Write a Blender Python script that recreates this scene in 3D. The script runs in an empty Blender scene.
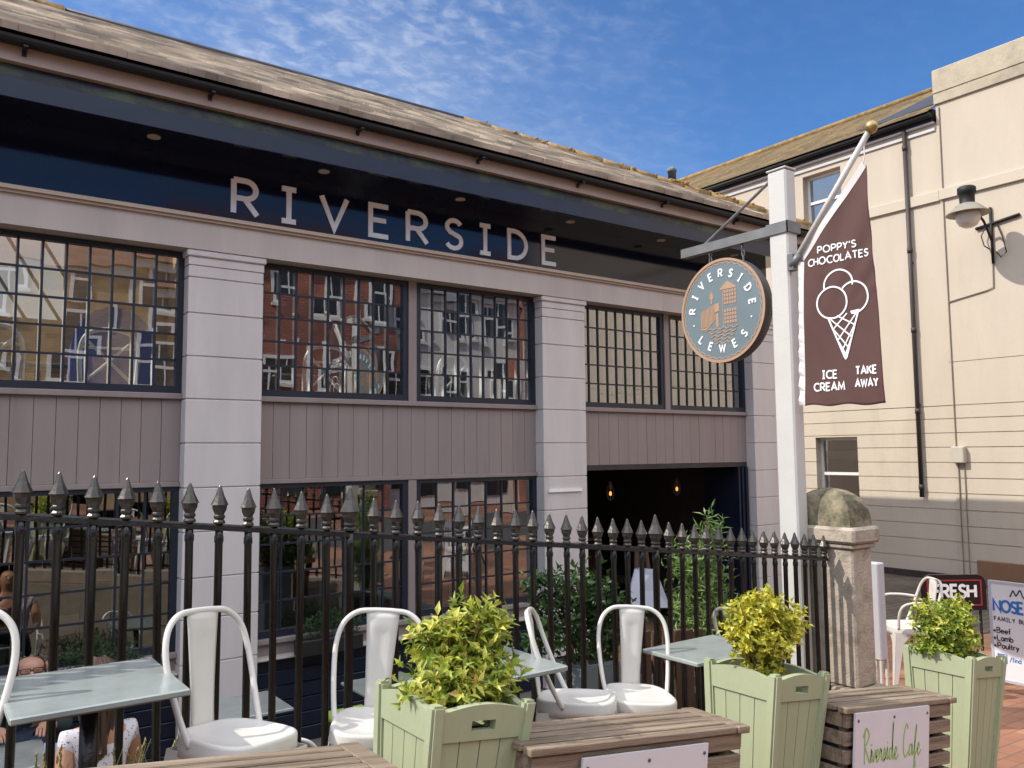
import bpy, bmesh, math, random
from mathutils import Vector, Matrix, noise
random.seed(7)
S = bpy.context.scene
COL = S.collection
PI = math.pi
R = math.radians

# ------------------------------------------------------------------ materials
MATS = {}
def mat(name, col, rough=0.6, var=0.12, scale=6.0, bump=0.0, bscale=40.0, metal=0.0, spec=0.5, col2=None, stretch=(1, 1, 1), coat=0.0, dirt=0.0, dirtcol=(0.05, 0.045, 0.035), thr=0.55):
    if name in MATS: return MATS[name]
    m = bpy.data.materials.new(name); m.use_nodes = True
    nt = m.node_tree; N = nt.nodes; L = nt.links
    b = N['Principled BSDF']
    b.inputs['Roughness'].default_value = rough
    b.inputs['Metallic'].default_value = metal
    b.inputs['Specular IOR Level'].default_value = spec
    b.inputs['Coat Weight'].default_value = coat
    tc = N.new('ShaderNodeTexCoord')
    mp = N.new('ShaderNodeMapping'); mp.inputs['Scale'].default_value = stretch
    L.new(tc.outputs['Object'], mp.inputs['Vector'])
    nz = N.new('ShaderNodeTexNoise'); nz.inputs['Scale'].default_value = scale; nz.inputs['Detail'].default_value = 8
    nz.inputs['Roughness'].default_value = 0.65
    L.new(mp.outputs[0], nz.inputs['Vector'])
    rp = N.new('ShaderNodeValToRGB')
    c1 = tuple(max(0, c*(1-var)) for c in col); c2 = tuple(min(1, c*(1+var)) for c in col)
    if col2: c1, c2 = col, col2
    rp.color_ramp.elements[0].position = 0.32; rp.color_ramp.elements[1].position = 0.68
    rp.color_ramp.elements[0].color = (*c1, 1); rp.color_ramp.elements[1].color = (*c2, 1)
    L.new(nz.outputs['Fac'], rp.inputs['Fac'])
    out = rp.outputs[0]
    if dirt > 0:
        n2 = N.new('ShaderNodeTexNoise'); n2.inputs['Scale'].default_value = scale*0.6; n2.inputs['Detail'].default_value = 10
        n2.inputs['Roughness'].default_value = 0.7
        L.new(mp.outputs[0], n2.inputs['Vector'])
        r2 = N.new('ShaderNodeValToRGB'); r2.color_ramp.elements[0].position = thr; r2.color_ramp.elements[1].position = thr+0.15
        r2.color_ramp.elements[1].color = (dirt, dirt, dirt, 1)
        L.new(n2.outputs['Fac'], r2.inputs['Fac'])
        mx = N.new('ShaderNodeMixRGB'); mx.inputs['Color2'].default_value = (*dirtcol, 1)
        L.new(r2.outputs[0], mx.inputs['Fac']); L.new(out, mx.inputs['Color1']); out = mx.outputs[0]
    L.new(out, b.inputs['Base Color'])
    if bump > 0:
        nb = N.new('ShaderNodeTexNoise'); nb.inputs['Scale'].default_value = bscale; nb.inputs['Detail'].default_value = 6
        L.new(mp.outputs[0], nb.inputs['Vector'])
        bp = N.new('ShaderNodeBump'); bp.inputs['Strength'].default_value = bump; bp.inputs['Distance'].default_value = 0.01
        L.new(nb.outputs['Fac'], bp.inputs['Height']); L.new(bp.outputs[0], b.inputs['Normal'])
    MATS[name] = m
    return m

def brick_mat(name, c1, c2, mortar, bw=0.215, bh=0.065, ms=0.01, axes='XZ', rough=0.85, var_scale=1.2, offset=0.5, lichen=None, lich_thr=0.6, bump=0.4):
    if name in MATS: return MATS[name]
    m = bpy.data.materials.new(name); m.use_nodes = True
    nt = m.node_tree; N = nt.nodes; L = nt.links; b = N['Principled BSDF']
    b.inputs['Roughness'].default_value = rough
    tc = N.new('ShaderNodeTexCoord'); sp = N.new('ShaderNodeSeparateXYZ'); cb = N.new('ShaderNodeCombineXYZ')
    L.new(tc.outputs['Object'], sp.inputs[0])
    L.new(sp.outputs[axes[0]], cb.inputs['X']); L.new(sp.outputs[axes[1]], cb.inputs['Y'])
    br = N.new('ShaderNodeTexBrick'); br.inputs['Scale'].default_value = 1.0
    br.inputs['Brick Width'].default_value = bw; br.inputs['Row Height'].default_value = bh; br.inputs['Mortar Size'].default_value = ms
    br.inputs['Color1'].default_value = (*c1, 1); br.inputs['Color2'].default_value = (*c2, 1); br.inputs['Mortar'].default_value = (*mortar, 1)
    br.offset = offset
    L.new(cb.outputs[0], br.inputs['Vector'])
    nz = N.new('ShaderNodeTexNoise'); nz.inputs['Scale'].default_value = var_scale; nz.inputs['Detail'].default_value = 8
    L.new(tc.outputs['Object'], nz.inputs['Vector'])
    rp = N.new('ShaderNodeValToRGB'); rp.color_ramp.elements[0].position = 0.3; rp.color_ramp.elements[1].position = 0.7
    rp.color_ramp.elements[0].color = (.55, .55, .55, 1); rp.color_ramp.elements[1].color = (1.28, 1.24, 1.16, 1)
    L.new(nz.outputs['Fac'], rp.inputs['Fac'])
    mx = N.new('ShaderNodeMixRGB'); mx.blend_type = 'MULTIPLY'; mx.inputs['Fac'].default_value = 1
    L.new(br.outputs['Color'], mx.inputs['Color1']); L.new(rp.outputs[0], mx.inputs['Color2'])
    out = mx.outputs[0]
    if lichen:
        n2 = N.new('ShaderNodeTexNoise'); n2.inputs['Scale'].default_value = var_scale*2.2; n2.inputs['Detail'].default_value = 10; n2.inputs['Roughness'].default_value = .75
        L.new(tc.outputs['Object'], n2.inputs['Vector'])
        r2 = N.new('ShaderNodeValToRGB'); r2.color_ramp.elements[0].position = lich_thr; r2.color_ramp.elements[1].position = lich_thr+.12
        L.new(n2.outputs['Fac'], r2.inputs['Fac'])
        m2 = N.new('ShaderNodeMixRGB'); m2.inputs['Color2'].default_value = (*lichen, 1)
        L.new(r2.outputs[0], m2.inputs['Fac']); L.new(out, m2.inputs['Color1']); out = m2.outputs[0]
    L.new(out, b.inputs['Base Color'])
    bp = N.new('ShaderNodeBump'); bp.inputs['Strength'].default_value = bump; bp.inputs['Distance'].default_value = .01
    bp.invert = True
    L.new(br.outputs['Fac'], bp.inputs['Height']); L.new(bp.outputs[0], b.inputs['Normal'])
    MATS[name] = m
    return m

def glass_mat(name='window_glass', tint=(.86, .9, .9), refl=2.0, base=.04, rough=0.0):
    if name in MATS: return MATS[name]
    m = bpy.data.materials.new(name); m.use_nodes = True
    nt = m.node_tree; N = nt.nodes; L = nt.links
    N.remove(N['Principled BSDF']); o = N['Material Output']
    tr = N.new('ShaderNodeBsdfTransparent'); tr.inputs[0].default_value = (*tint, 1)
    gl = N.new('ShaderNodeBsdfGlossy'); gl.inputs['Roughness'].default_value = rough; gl.inputs[0].default_value = (1, 1, 1, 1)
    fr = N.new('ShaderNodeFresnel'); fr.inputs['IOR'].default_value = 1.5
    ma = N.new('ShaderNodeMath'); ma.operation = 'MULTIPLY_ADD'; ma.use_clamp = True
    ma.inputs[1].default_value = refl; ma.inputs[2].default_value = base
    L.new(fr.outputs[0], ma.inputs[0])
    # slightly wavy old glass
    tc = N.new('ShaderNodeTexCoord'); nz = N.new('ShaderNodeTexNoise'); nz.inputs['Scale'].default_value = 3.5; nz.inputs['Detail'].default_value = 1
    bp = N.new('ShaderNodeBump'); bp.inputs['Strength'].default_value = .11; bp.inputs['Distance'].default_value = .004
    L.new(tc.outputs['Object'], nz.inputs['Vector']); L.new(nz.outputs['Fac'], bp.inputs['Height']); L.new(bp.outputs[0], gl.inputs['Normal'])
    mx = N.new('ShaderNodeMixShader')
    L.new(ma.outputs[0], mx.inputs[0]); L.new(tr.outputs[0], mx.inputs[1]); L.new(gl.outputs[0], mx.inputs[2]); L.new(mx.outputs[0], o.inputs[0])
    MATS[name] = m
    return m

def emit_mat(name, col, st):
    if name in MATS: return MATS[name]
    m = bpy.data.materials.new(name); m.use_nodes = True
    b = m.node_tree.nodes['Principled BSDF']
    b.inputs['Base Color'].default_value = (*col, 1)
    b.inputs['Emission Color'].default_value = (*col, 1); b.inputs['Emission Strength'].default_value = st
    MATS[name] = m
    return m

def leaf_mat(name, stops, rough=0.42):
    """per-leaf colour: each leaf carries a random number in its UV map"""
    if name in MATS: return MATS[name]
    m = bpy.data.materials.new(name); m.use_nodes = True
    nt = m.node_tree; N = nt.nodes; L = nt.links; b = N['Principled BSDF']
    b.inputs['Roughness'].default_value = rough
    uv = N.new('ShaderNodeUVMap'); uv.uv_map = 'leaf'
    sp = N.new('ShaderNodeSeparateXYZ'); L.new(uv.outputs[0], sp.inputs[0])
    rp = N.new('ShaderNodeValToRGB')
    el = rp.color_ramp.elements
    while len(el) < len(stops): el.new(.5)
    for e, (p, c) in zip(el, stops): e.position = p; e.color = (*c, 1)
    L.new(sp.outputs['X'], rp.inputs['Fac'])
    tl = N.new('ShaderNodeBsdfTranslucent')
    L.new(rp.outputs[0], b.inputs['Base Color']); L.new(rp.outputs[0], tl.inputs[0])
    mx = N.new('ShaderNodeMixShader'); mx.inputs[0].default_value = .3
    o = N['Material Output']
    L.new(b.outputs[0], mx.inputs[1]); L.new(tl.outputs[0], mx.inputs[2]); L.new(mx.outputs[0], o.inputs[0])
    MATS[name] = m
    return m

# ------------------------------------------------------------------ mesh builder
class MB:
    def __init__(s): s.bm = bmesh.new()
    def box(s, x0, x1, y0, y1, z0, z1, bev=0, M=None):
        c = [(x0, y0, z0), (x1, y0, z0), (x1, y1, z0), (x0, y1, z0), (x0, y0, z1), (x1, y0, z1), (x1, y1, z1), (x0, y1, z1)]
        v = [s.bm.verts.new(M @ Vector(p) if M else p) for p in c]
        fs = [s.bm.faces.new([v[i] for i in f]) for f in ((3, 2, 1, 0), (4, 5, 6, 7), (0, 1, 5, 4), (1, 2, 6, 5), (2, 3, 7, 6), (3, 0, 4, 7))]
        if bev:
            es = list({e for f in fs for e in f.edges})
            bmesh.ops.bevel(s.bm, geom=es, offset=bev, segments=1, affect='EDGES')
        return s
    def hexa(s, b, t):   # 4 bottom pts ccw, 4 top pts
        v = [s.bm.verts.new(p) for p in list(b)+list(t)]
        for f in ((3, 2, 1, 0), (4, 5, 6, 7), (0, 1, 5, 4), (1, 2, 6, 5), (2, 3, 7, 6), (3, 0, 4, 7)): s.bm.faces.new([v[i] for i in f])
        return s
    def quad(s, *p):
        s.bm.faces.new([s.bm.verts.new(q) for q in p]); return s
    def poly(s, p, ext):   # prism of polygon p extruded by vector ext
        ext = Vector(ext)
        a = [s.bm.verts.new(Vector(q)) for q in p]; b = [s.bm.verts.new(Vector(q)+ext) for q in p]
        s.bm.faces.new(a[::-1]); s.bm.faces.new(b)
        n = len(p)
        for i in range(n): s.bm.faces.new((a[i], a[(i+1) % n], b[(i+1) % n], b[i]))
        return s
    def tube(s, path, r, seg=8, caps=True, closed=False):
        P = [Vector(p) for p in path]; n = len(P)
        rr = r if isinstance(r, (list, tuple)) else [r]*n
        T = []
        for i in range(n):
            if closed: t = P[(i+1) % n]-P[i-1]
            else: t = P[min(i+1, n-1)]-P[max(i-1, 0)]
            T.append(t.normalized() if t.length > 1e-9 else Vector((0, 0, 1)))
        up = Vector((0, 0, 1)) if abs(T[0].z) < .9 else Vector((1, 0, 0))
        u = T[0].cross(up).normalized(); rings = []
        for i in range(n):
            if i:
                u = (u-T[i]*u.dot(T[i]))
                u = u.normalized() if u.length > 1e-6 else T[i].orthogonal().normalized()
            w = T[i].cross(u)
            rings.append([s.bm.verts.new(P[i]+(u*math.cos(2*PI*k/seg)+w*math.sin(2*PI*k/seg))*rr[i]) for k in range(seg)])
        for i in range(n if closed else n-1):
            A, B = rings[i], rings[(i+1) % n]
            for k in range(seg):
                f = s.bm.faces.new((A[k], A[(k+1) % seg], B[(k+1) % seg], B[k])); f.smooth = seg > 6
        if caps and not closed:
            s.bm.faces.new(rings[0][::-1]); s.bm.faces.new(rings[-1])
        return s
    def lathe(s, prof, c=(0, 0, 0), seg=16, M=None, smooth=True, sharp=False):
        c = Vector(c); rings = []
        for (r, z) in prof:
            if r < 1e-5: rings.append([s.bm.verts.new((M @ Vector((0, 0, z)) if M else Vector((0, 0, z)))+c)])
            else:
                ring = []
                for k in range(seg):
                    p = Vector((r*math.cos(2*PI*k/seg), r*math.sin(2*PI*k/seg), z))
                    ring.append(s.bm.verts.new((M @ p if M else p)+c))
                rings.append(ring)
        for A, B in zip(rings, rings[1:]):
            for k in range(seg):
                if len(A) == 1 and len(B) == 1: continue
                if len(A) == 1: f = s.bm.faces.new((A[0], B[(k+1) % seg], B[k]))
                elif len(B) == 1: f = s.bm.faces.new((A[k], A[(k+1) % seg], B[0]))
                else: f = s.bm.faces.new((A[k], A[(k+1) % seg], B[(k+1) % seg], B[k]))
                f.smooth = smooth
        if len(rings[0]) > 1: s.bm.faces.new(rings[0][::-1])
        if len(rings[-1]) > 1: s.bm.faces.new(rings[-1])
        return s
    def ribbon(s, pts, w, f, th=0.004, closed=False):
        """stroke with mitred joins: pts (u,v); f(u,v,h)->3D point, h = height off the surface"""
        n = len(pts)
        if n < 2: return s
        P = [Vector((p[0], p[1])) for p in pts]; L_, R_ = [], []
        for i in range(n):
            a = P[i-1] if (i or closed) else P[i]; b = P[(i+1) % n] if (i < n-1 or closed) else P[i]
            d1 = (P[i]-a); d2 = (b-P[i])
            if d1.length < 1e-9: d1 = d2
            if d2.length < 1e-9: d2 = d1
            d1 = d1.normalized(); d2 = d2.normalized()
            t = d1+d2
            t = t.normalized() if t.length > 1e-6 else d1
            nn = Vector((-t.y, t.x)); k = max(.45, abs(nn.dot(Vector((-d1.y, d1.x)))))
            L_.append(P[i]+nn*(w/2/k)); R_.append(P[i]-nn*(w/2/k))
        vt = lambda p, h: s.bm.verts.new(f(p.x, p.y, h))
        lt = [vt(p, th) for p in L_]; rt = [vt(p, th) for p in R_]; lb = [vt(p, 0) for p in L_]; rb = [vt(p, 0) for p in R_]
        for i in range(n if closed else n-1):
            j = (i+1) % n
            s.bm.faces.new((rt[i], rt[j], lt[j], lt[i]))
            s.bm.faces.new((lt[i], lt[j], lb[j], lb[i])); s.bm.faces.new((rb[i], rb[j], rt[j], rt[i]))
        if not closed:
            s.bm.faces.new((lt[0], lb[0], rb[0], rt[0])); s.bm.faces.new((rt[-1], rb[-1], lb[-1], lt[-1]))
        return s
    def build(s, name, m, parent=None, recalc=True):
        if recalc: bmesh.ops.recalc_face_normals(s.bm, faces=s.bm.faces[:])
        me = bpy.data.meshes.new(name); s.bm.to_mesh(me); s.bm.free()
        for x in (m if isinstance(m, (list, tuple)) else [m]): me.materials.append(x)
        o = bpy.data.objects.new(name, me); COL.objects.link(o)
        if parent: o.parent = parent
        return o

def tag(o, label=None, cat=None, group=None, kind=None):
    if label: o['label'] = label
    if cat: o['category'] = cat
    if group: o['group'] = group
    if kind: o['kind'] = kind
    return o
def thing(name, label, cat, loc=(0, 0, 0), rot=(0, 0, 0), group=None):
    o = bpy.data.objects.new(name, None); COL.objects.link(o)
    o.location = loc; o.rotation_euler = rot; o.empty_display_size = .1
    return tag(o, label, cat, group)
def copy_tree(o, parent=None):
    c = o.copy(); COL.objects.link(c); c.parent = parent
    for ch in list(o.children): copy_tree(ch, c)
    return c

# ------------------------------------------------------------------ stroke lettering
def arc(cx, cy, rx, ry, a0, a1, n=10):
    return [(cx+rx*math.cos(R(a0+(a1-a0)*i/n)), cy+ry*math.sin(R(a0+(a1-a0)*i/n))) for i in range(n+1)]
def _glyphs():
    G = {}
    bowl = lambda x, y0, y1, w: [(x, y1)]+arc(x+w-(y1-y0)/2, (y0+y1)/2, (y1-y0)/2, (y1-y0)/2, 90, -90, 10)+[(x, y0)]
    G['R'] = (.62, [[(0, 0), (0, 1)], [(0, 1)]+bowl(0, .46, 1, .58)[1:], [(.28, .46), (.62, 0)]])
    G['I'] = (.34, [[(.17, 0), (.17, 1)], [(0, 1), (.34, 1)], [(0, 0), (.34, 0)]])
    G['V'] = (.72, [[(0, 1), (.36, 0), (.72, 1)]])
    G['E'] = (.5, [[(.5, 1), (0, 1), (0, 0), (.5, 0)], [(0, .52), (.44, .52)]])
    G['S'] = (.52, [arc(.27, .745, .235, .235, 25, 200, 9)+[(.14, .56), (.4, .44)]+arc(.26, .255, .25, .255, 35, -155, 10)])
    G['D'] = (.66, [[(0, 0), (0, 1), (.2, 1)]+arc(.2, .5, .46, .5, 88, -88, 14)+[(.2, 0), (0, 0)]])
    G['L'] = (.5, [[(0, 1), (0, 0), (.5, 0)]])
    G['W'] = (1.0, [[(0, 1), (.25, 0), (.5, .85), (.75, 0), (1, 1)]])
    G['P'] = (.58, [[(0, 0), (0, 1)], [(0, 1)]+bowl(0, .44, 1, .58)[1:]])
    G['O'] = (.86, [arc(.43, .5, .43, .5, 90, 450, 24)])
    G['Y'] = (.66, [[(0, 1), (.33, .48), (.66, 1)], [(.33, .48), (.33, 0)]])
    G["'"] = (.12, [[(.08, 1), (.04, .72)]])
    G['C'] = (.72, [arc(.46, .5, .46, .5, 50, 310, 16)])
    G['H'] = (.64, [[(0, 0), (0, 1)], [(.64, 0), (.64, 1)], [(0, .5), (.64, .5)]])
    G['A'] = (.76, [[(0, 0), (.38, 1), (.76, 0)], [(.14, .33), (.62, .33)]])
    G['T'] = (.6, [[(0, 1), (.6, 1)], [(.3, 1), (.3, 0)]])
    G['M'] = (.84, [[(0, 0), (.08, 1), (.42, .2), (.76, 1), (.84, 0)]])
    G['K'] = (.6, [[(0, 0), (0, 1)], [(.58, 1), (0, .42)], [(.2, .6), (.6, 0)]])
    G['F'] = (.48, [[(0, 0), (0, 1), (.48, 1)], [(0, .52), (.42, .52)]])
    G['N'] = (.66, [[(0, 0), (0, 1), (.66, 0), (.66, 1)]])
    G['B'] = (.56, [[(0, 0), (0, 1)], [(0, 1)]+bowl(0, .53, 1, .52)[1:], bowl(0, 0, .53, .56)])
    G['U'] = (.64, [[(0, 1)]+arc(.32, .32, .32, .32, 180, 360, 10)+[(.64, 1)]])
    G['G'] = (.76, [arc(.46, .5, .46, .5, 50, 350, 18)+[(.92, .46), (.56, .46)]])
    G['2'] = (.56, [arc(.28, .72, .28, .28, 170, -30, 10)+[(0, 0), (.56, 0)]])
    G['.'] = (.1, [[(.0, .05), (.1, .05)]])
    # lower case
    G['a'] = (.48, [arc(.24, .3, .24, .3, 0, 360, 14), [(.48, .6), (.48, 0)]])
    G['b'] = (.48, [arc(.24, .3, .24, .3, 0, 360, 14), [(0, 1), (0, 0)]])
    G['d'] = (.48, [arc(.24, .3, .24, .3, 0, 360, 14), [(.48, 1), (.48, 0)]])
    G['e'] = (.48, [[(.02, .3), (.47, .3)]+arc(.24, .3, .24, .3, 0, 310, 14)[1:]])
    G['f'] = (.34, [[(.12, 0), (.12, .8)]+arc(.28, .8, .16, .2, 180, 80, 5), [(0, .58), (.3, .58)]])
    G['g'] = (.48, [arc(.24, .3, .24, .3, 0, 360, 14), [(.48, .6), (.48, -.1)]+arc(.24, -.1, .24, .2, 0, -150, 6)])
    G['i'] = (.06, [[(.03, 0), (.03, .6)], [(.03, .78), (.03, .86)]])
    G['k'] = (.42, [[(0, 0), (0, 1)], [(.4, .6), (0, .25)], [(.15, .38), (.42, 0)]])
    G['l'] = (.06, [[(.03, 0), (.03, 1)]])
    G['m'] = (.72, [[(0, 0), (0, .6)], arc(.18, .4, .18, .2, 180, 0, 7)+[(.36, 0)], arc(.54, .4, .18, .2, 180, 0, 7)+[(.72, 0)]])
    G['n'] = (.42, [[(0, 0), (0, .6)], arc(.21, .38, .21, .22, 180, 0, 7)+[(.42, 0)]])
    G['o'] = (.5, [arc(.25, .3, .25, .3, 0, 360, 14)])
    G['r'] = (.28, [[(0, 0), (0, .6)], arc(.22, .35, .22, .25, 180, 75, 5)])
    G['s'] = (.38, [arc(.19, .45, .16, .15, 40, 200, 6)+[(.3, .26)]+arc(.19, .15, .18, .15, 30, -150, 6)])
    G['t'] = (.3, [[(.12, .85), (.12, .1), (.28, 0)], [(0, .58), (.3, .58)]])
    G['u'] = (.42, [[(0, .6)]+arc(.21, .22, .21, .22, 180, 360, 7)+[(.42, .6)], [(.42, .3), (.42, 0)]])
    G['y'] = (.44, [[(0, .6), (.22, 0)], [(.44, .6), (.22, 0), (.08, -.3)]])
    G['/'] = (.4, [[(0, -.1), (.4, 1.05)]])
    return G
GL = _glyphs()
def text_width(t, h, sp): return sum((GL[c][0] if c in GL else .4)*h + sp*h for c in t)-sp*h
def put_text(mb, t, f, u0, v0, h, w, sp=.22, th=.003, align='l', width=None):
    sx = 1.0
    tw = text_width(t, h, sp)
    if width: sx = width/tw; tw = width
    u = u0-(tw/2 if align == 'c' else 0); k = 0
    for c in t:
        if c in GL:
            for st in GL[c][1]:
                cl = len(st) > 8 and abs(st[0][0]-st[-1][0]) < 1e-6 and abs(st[0][1]-st[-1][1]) < 1e-6
                s2 = st[:-1] if cl else st
                k += 1
                mb.ribbon([(u+p[0]*h*sx, v0+p[1]*h) for p in s2], w, f, th+.0003*(k % 3), closed=cl)
            u += (GL[c][0]+sp)*h*sx
        else: u += (.4+sp)*h*sx
def spline(pts, n=6):
    out = []
    P = [pts[0]]+list(pts)+[pts[-1]]
    for i in range(1, len(P)-2):
        p0, p1, p2, p3 = [Vector(q) for q in P[i-1:i+3]]
        for k in range(n):
            t = k/n
            out.append(tuple(.5*((2*p1)+(p2-p0)*t+(2*p0-5*p1+4*p2-p3)*t*t+(3*p1-p0-3*p2+p3)*t**3)))
    out.append(tuple(pts[-1]))
    return out

# ------------------------------------------------------------------ leaves
def leaf(bm, uvl, p, d, n, ln, wd, val, fold=.25):
    """one folded, pointed leaf: 4 faces"""
    d = d.normalized(); s = d.cross(n)
    s = s.normalized() if s.length > 1e-5 else d.orthogonal().normalized()
    n = s.cross(d).normalized()
    P = [p, p+d*ln*.45+s*wd*.5+n*wd*fold, p+d*ln-n*ln*.18, p+d*ln*.45-s*wd*.5+n*wd*fold, p+d*ln*.5-n*ln*.02]
    v = [bm.verts.new(q) for q in P]
    for f in ((0, 1, 4), (1, 2, 4), (2, 3, 4), (3, 0, 4)):
        fc = bm.faces.new([v[i] for i in f])
        for lp in fc.loops: lp[uvl].uv = (val, .5)
def rdir(rng, up=0.0):
    while True:
        v = Vector((rng.uniform(-1, 1), rng.uniform(-1, 1), rng.uniform(-1, 1)))
        if .05 < v.length < 1: break
    v.normalize(); v.z += up
    return v.normalized()
def foliage(name, clumps, m, parent, n_whorl, leaves, ln, wd, seed, up=.3, tipval=None):
    """clumps: (x,y,z,rx,ry,rz) ellipsoids; whorls of leaves spread through the volume, more towards the outside"""
    rng = random.Random(seed); bm = bmesh.new(); uvl = bm.loops.layers.uv.new('leaf')
    tot = sum(c[3]*c[4]*c[5] for c in clumps)
    for c in clumps:
        for _ in range(max(3, int(n_whorl*c[3]*c[4]*c[5]/tot))):
            d = rdir(rng); r = rng.uniform(.15, 1)**.5
            r *= .8+.45*noise.noise(Vector((d.x*2+c[0]*9, d.y*2+c[1]*9, d.z*2+seed)))
            p = Vector((c[0]+d.x*c[3]*r, c[1]+d.y*c[4]*r, c[2]+d.z*c[5]*r))
            ax = (d*.8+Vector((0, 0, up))+rdir(rng)*.5).normalized()
            base = rng.random()
            for k in range(leaves):
                a = 2*PI*k/leaves+rng.uniform(-.4, .4)
                s = ax.orthogonal().normalized(); t = ax.cross(s)
                ld = (s*math.cos(a)+t*math.sin(a))*rng.uniform(.5, 1)+ax*rng.uniform(.0, 1.3)+rdir(rng)*.3
                val = min(.999, max(.001, base*.6+rng.random()*.4))
                leaf(bm, uvl, p+ax*rng.uniform(-.8, .8)*ln, ld, ax, ln*rng.uniform(.65, 1.2), wd*rng.uniform(.7, 1.2), val)
    me = bpy.data.meshes.new(name); bm.to_mesh(me); bm.free(); me.materials.append(m)
    o = bpy.data.objects.new(name, me); COL.objects.link(o); o.parent = parent
    return o
SUN, SKY, EXPO = 2.0, .05, 1.08
# ------------------------------------------------------------------ placing helpers
def wloc(o):
    l = Vector((0, 0, 0))
    while o: l += o.location; o = o.parent
    return l
def wp(mb, name, m, parent, label=None, recalc=True):
    """build a part whose mesh was drawn in world coordinates (unrotated things)"""
    o = mb.build(name, m, parent, recalc)
    o.data.transform(Matrix.Translation(-wloc(parent)))
    if label: o['label'] = label
    return o
def top(mb, name, m, label=None, cat=None, group=None, kind=None, loc=(0, 0, 0)):
    o = mb.build(name, m)
    if loc != (0, 0, 0):
        o.data.transform(Matrix.Translation(-Vector(loc))); o.location = loc
    return tag(o, label, cat, group, kind)

# ------------------------------------------------------------------ palette
M_cream = mat('cream_render', (.55, .475, .375), .85, .06, 1.1, .3, 60, dirt=.42, dirtcol=(.37, .295, .205), thr=.55, stretch=(1, 1.3, .35))
M_creamcop = mat('coping_stone', (.47, .41, .30), .9, .12, 3, .4, 30, dirt=.55, dirtcol=(.25, .22, .17), thr=.5)
M_greige = mat('greige_paint', (.50, .452, .420), .62, .08, 2.0, .15, 50, dirt=.34, dirtcol=(.24, .205, .18), thr=.56, stretch=(1.6, 1, .22))
M_pillar = mat('pale_stone_paint', (.61, .570, .558), .65, .07, 1.8, .2, 60, dirt=.32, dirtcol=(.30, .265, .24), thr=.56, stretch=(2.2, 1, .3))
M_clad = mat('mauve_cladding_paint', (.272, .225, .215), .6, .08, 1.5, .15, 50, dirt=.3, dirtcol=(.15, .12, .115), thr=.57, stretch=(3, 1, .25))
M_navy = mat('navy_paint', (.008, .012, .027), .3, .15, 2, .04, 8, spec=.5)
M_navyboard = mat('navy_sign_paint', (.008, .011, .028), .09, .2, 1.2, .05, 3, spec=.55)
M_frame = mat('window_frame_paint', (.013, .018, .032), .42, .15, 6)
M_bead = mat('white_glazing_bead', (.80, .80, .77), .5, .05)
M_black = mat('black_iron_paint', (.009, .0085, .008), .27, .35, 18, .16, 60, dirt=.3, dirtcol=(.045, .038, .03), thr=.6)
M_tip = mat('worn_iron_tip', (.075, .07, .064), .33, .35, 14, .15, 50, metal=.65, dirt=.4, dirtcol=(.02, .018, .016), thr=.56)
M_gutter = mat('black_gutter', (.006, .006, .0065), .62, .3, 5)
M_treerefl = mat('tree_reflection_board', (.012, .015, .02), .35, .3, 3, .1, 30, dirt=.9, dirtcol=(.07, .095, .03), thr=.47, stretch=(1, 1, 1.5))  # reflection of trees painted into the board colour as mottled green
M_slate = brick_mat('mossy_slates', (.72, .655, .575), (.44, .395, .34), (.05, .045, .04), .22, .13305, .0, 'XY', lichen=(.46, .30, .12), lich_thr=.6, var_scale=2.2, bump=0)
M_moss = mat('lichen_ridge_tile', (.30, .19, .07), .95, .4, 9, .8, 30, dirt=.6, dirtcol=(.14, .13, .06), thr=.5)
M_lead = mat('dark_lead', (.05, .05, .06), .5, .2, 6)
M_white = mat('white_sign_letter', (.90, .91, .92), .35, .02)
M_postw = mat('white_post_paint', (.58, .565, .54), .5, .04, 4, .15, 60, dirt=.5, dirtcol=(.35, .27, .2), thr=.68)
M_steel = mat('grey_steel', (.18, .185, .19), .45, .15, 8, .2, 60, metal=.3)
M_chair = mat('white_powder_coat', (.63, .605, .565), .34, .04, 5, .05, 30, dirt=.6, dirtcol=(.36, .25, .16), thr=.655)
M_sage = mat('sage_green_paint', (.365, .405, .255), .55, .07, 4, .25, 50, stretch=(1, 1, .3), dirt=.32, dirtcol=(.22, .26, .15), thr=.62)
M_wood = mat('weathered_bench_wood', (.13, .09, .06), .8, .1, 3, .6, 30, col2=(.36, .28, .20), stretch=(.6, 11, 11), dirt=.55, dirtcol=(.1, .075, .05), thr=.58)
M_wood2 = mat('dark_timber', (.075, .035, .02), .75, .3, 4, .4, 30, stretch=(6, 6, .5))
M_panel = mat('lilac_white_board', (.66, .645, .675), .4, .03)
M_screw = mat('screw_head', (.12, .12, .13), .4, .1, metal=.6)
M_stone = mat('lichen_sandstone', (.42, .355, .285), .92, .18, 9, .6, 70, dirt=.5, dirtcol=(.085, .07, .045), thr=.5)
M_stone2 = mat('dome_stone', (.30, .255, .17), .95, .35, 7, .9, 45, dirt=.85, dirtcol=(.06, .06, .035), thr=.46)
M_kerb = mat('kerb_granite', (.33, .285, .22), .9, .18, 9, .7, 60, dirt=.5, dirtcol=(.16, .13, .1), thr=.55)
M_table = mat('grey_zinc_tabletop', (.33, .365, .35), .24, .15, 5, .12, 25, metal=.25, dirt=.5, dirtcol=(.48, .52, .47), thr=.55)
M_brown = mat('brown_banner_cloth', (.092, .042, .037), .8, .06, 5, .12, 300)
M_whitecloth = mat('white_hem_cloth', (.68, .66, .64), .8, .05)
M_brass = mat('brass_finial', (.42, .30, .12), .4, .15, metal=.7)
M_slateblue = mat('slate_blue_sign_paint', (.15, .20, .225), .5, .06, 4)
M_copper = mat('copper_sign_paint', (.44, .27, .17), .5, .06, 6)
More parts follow.
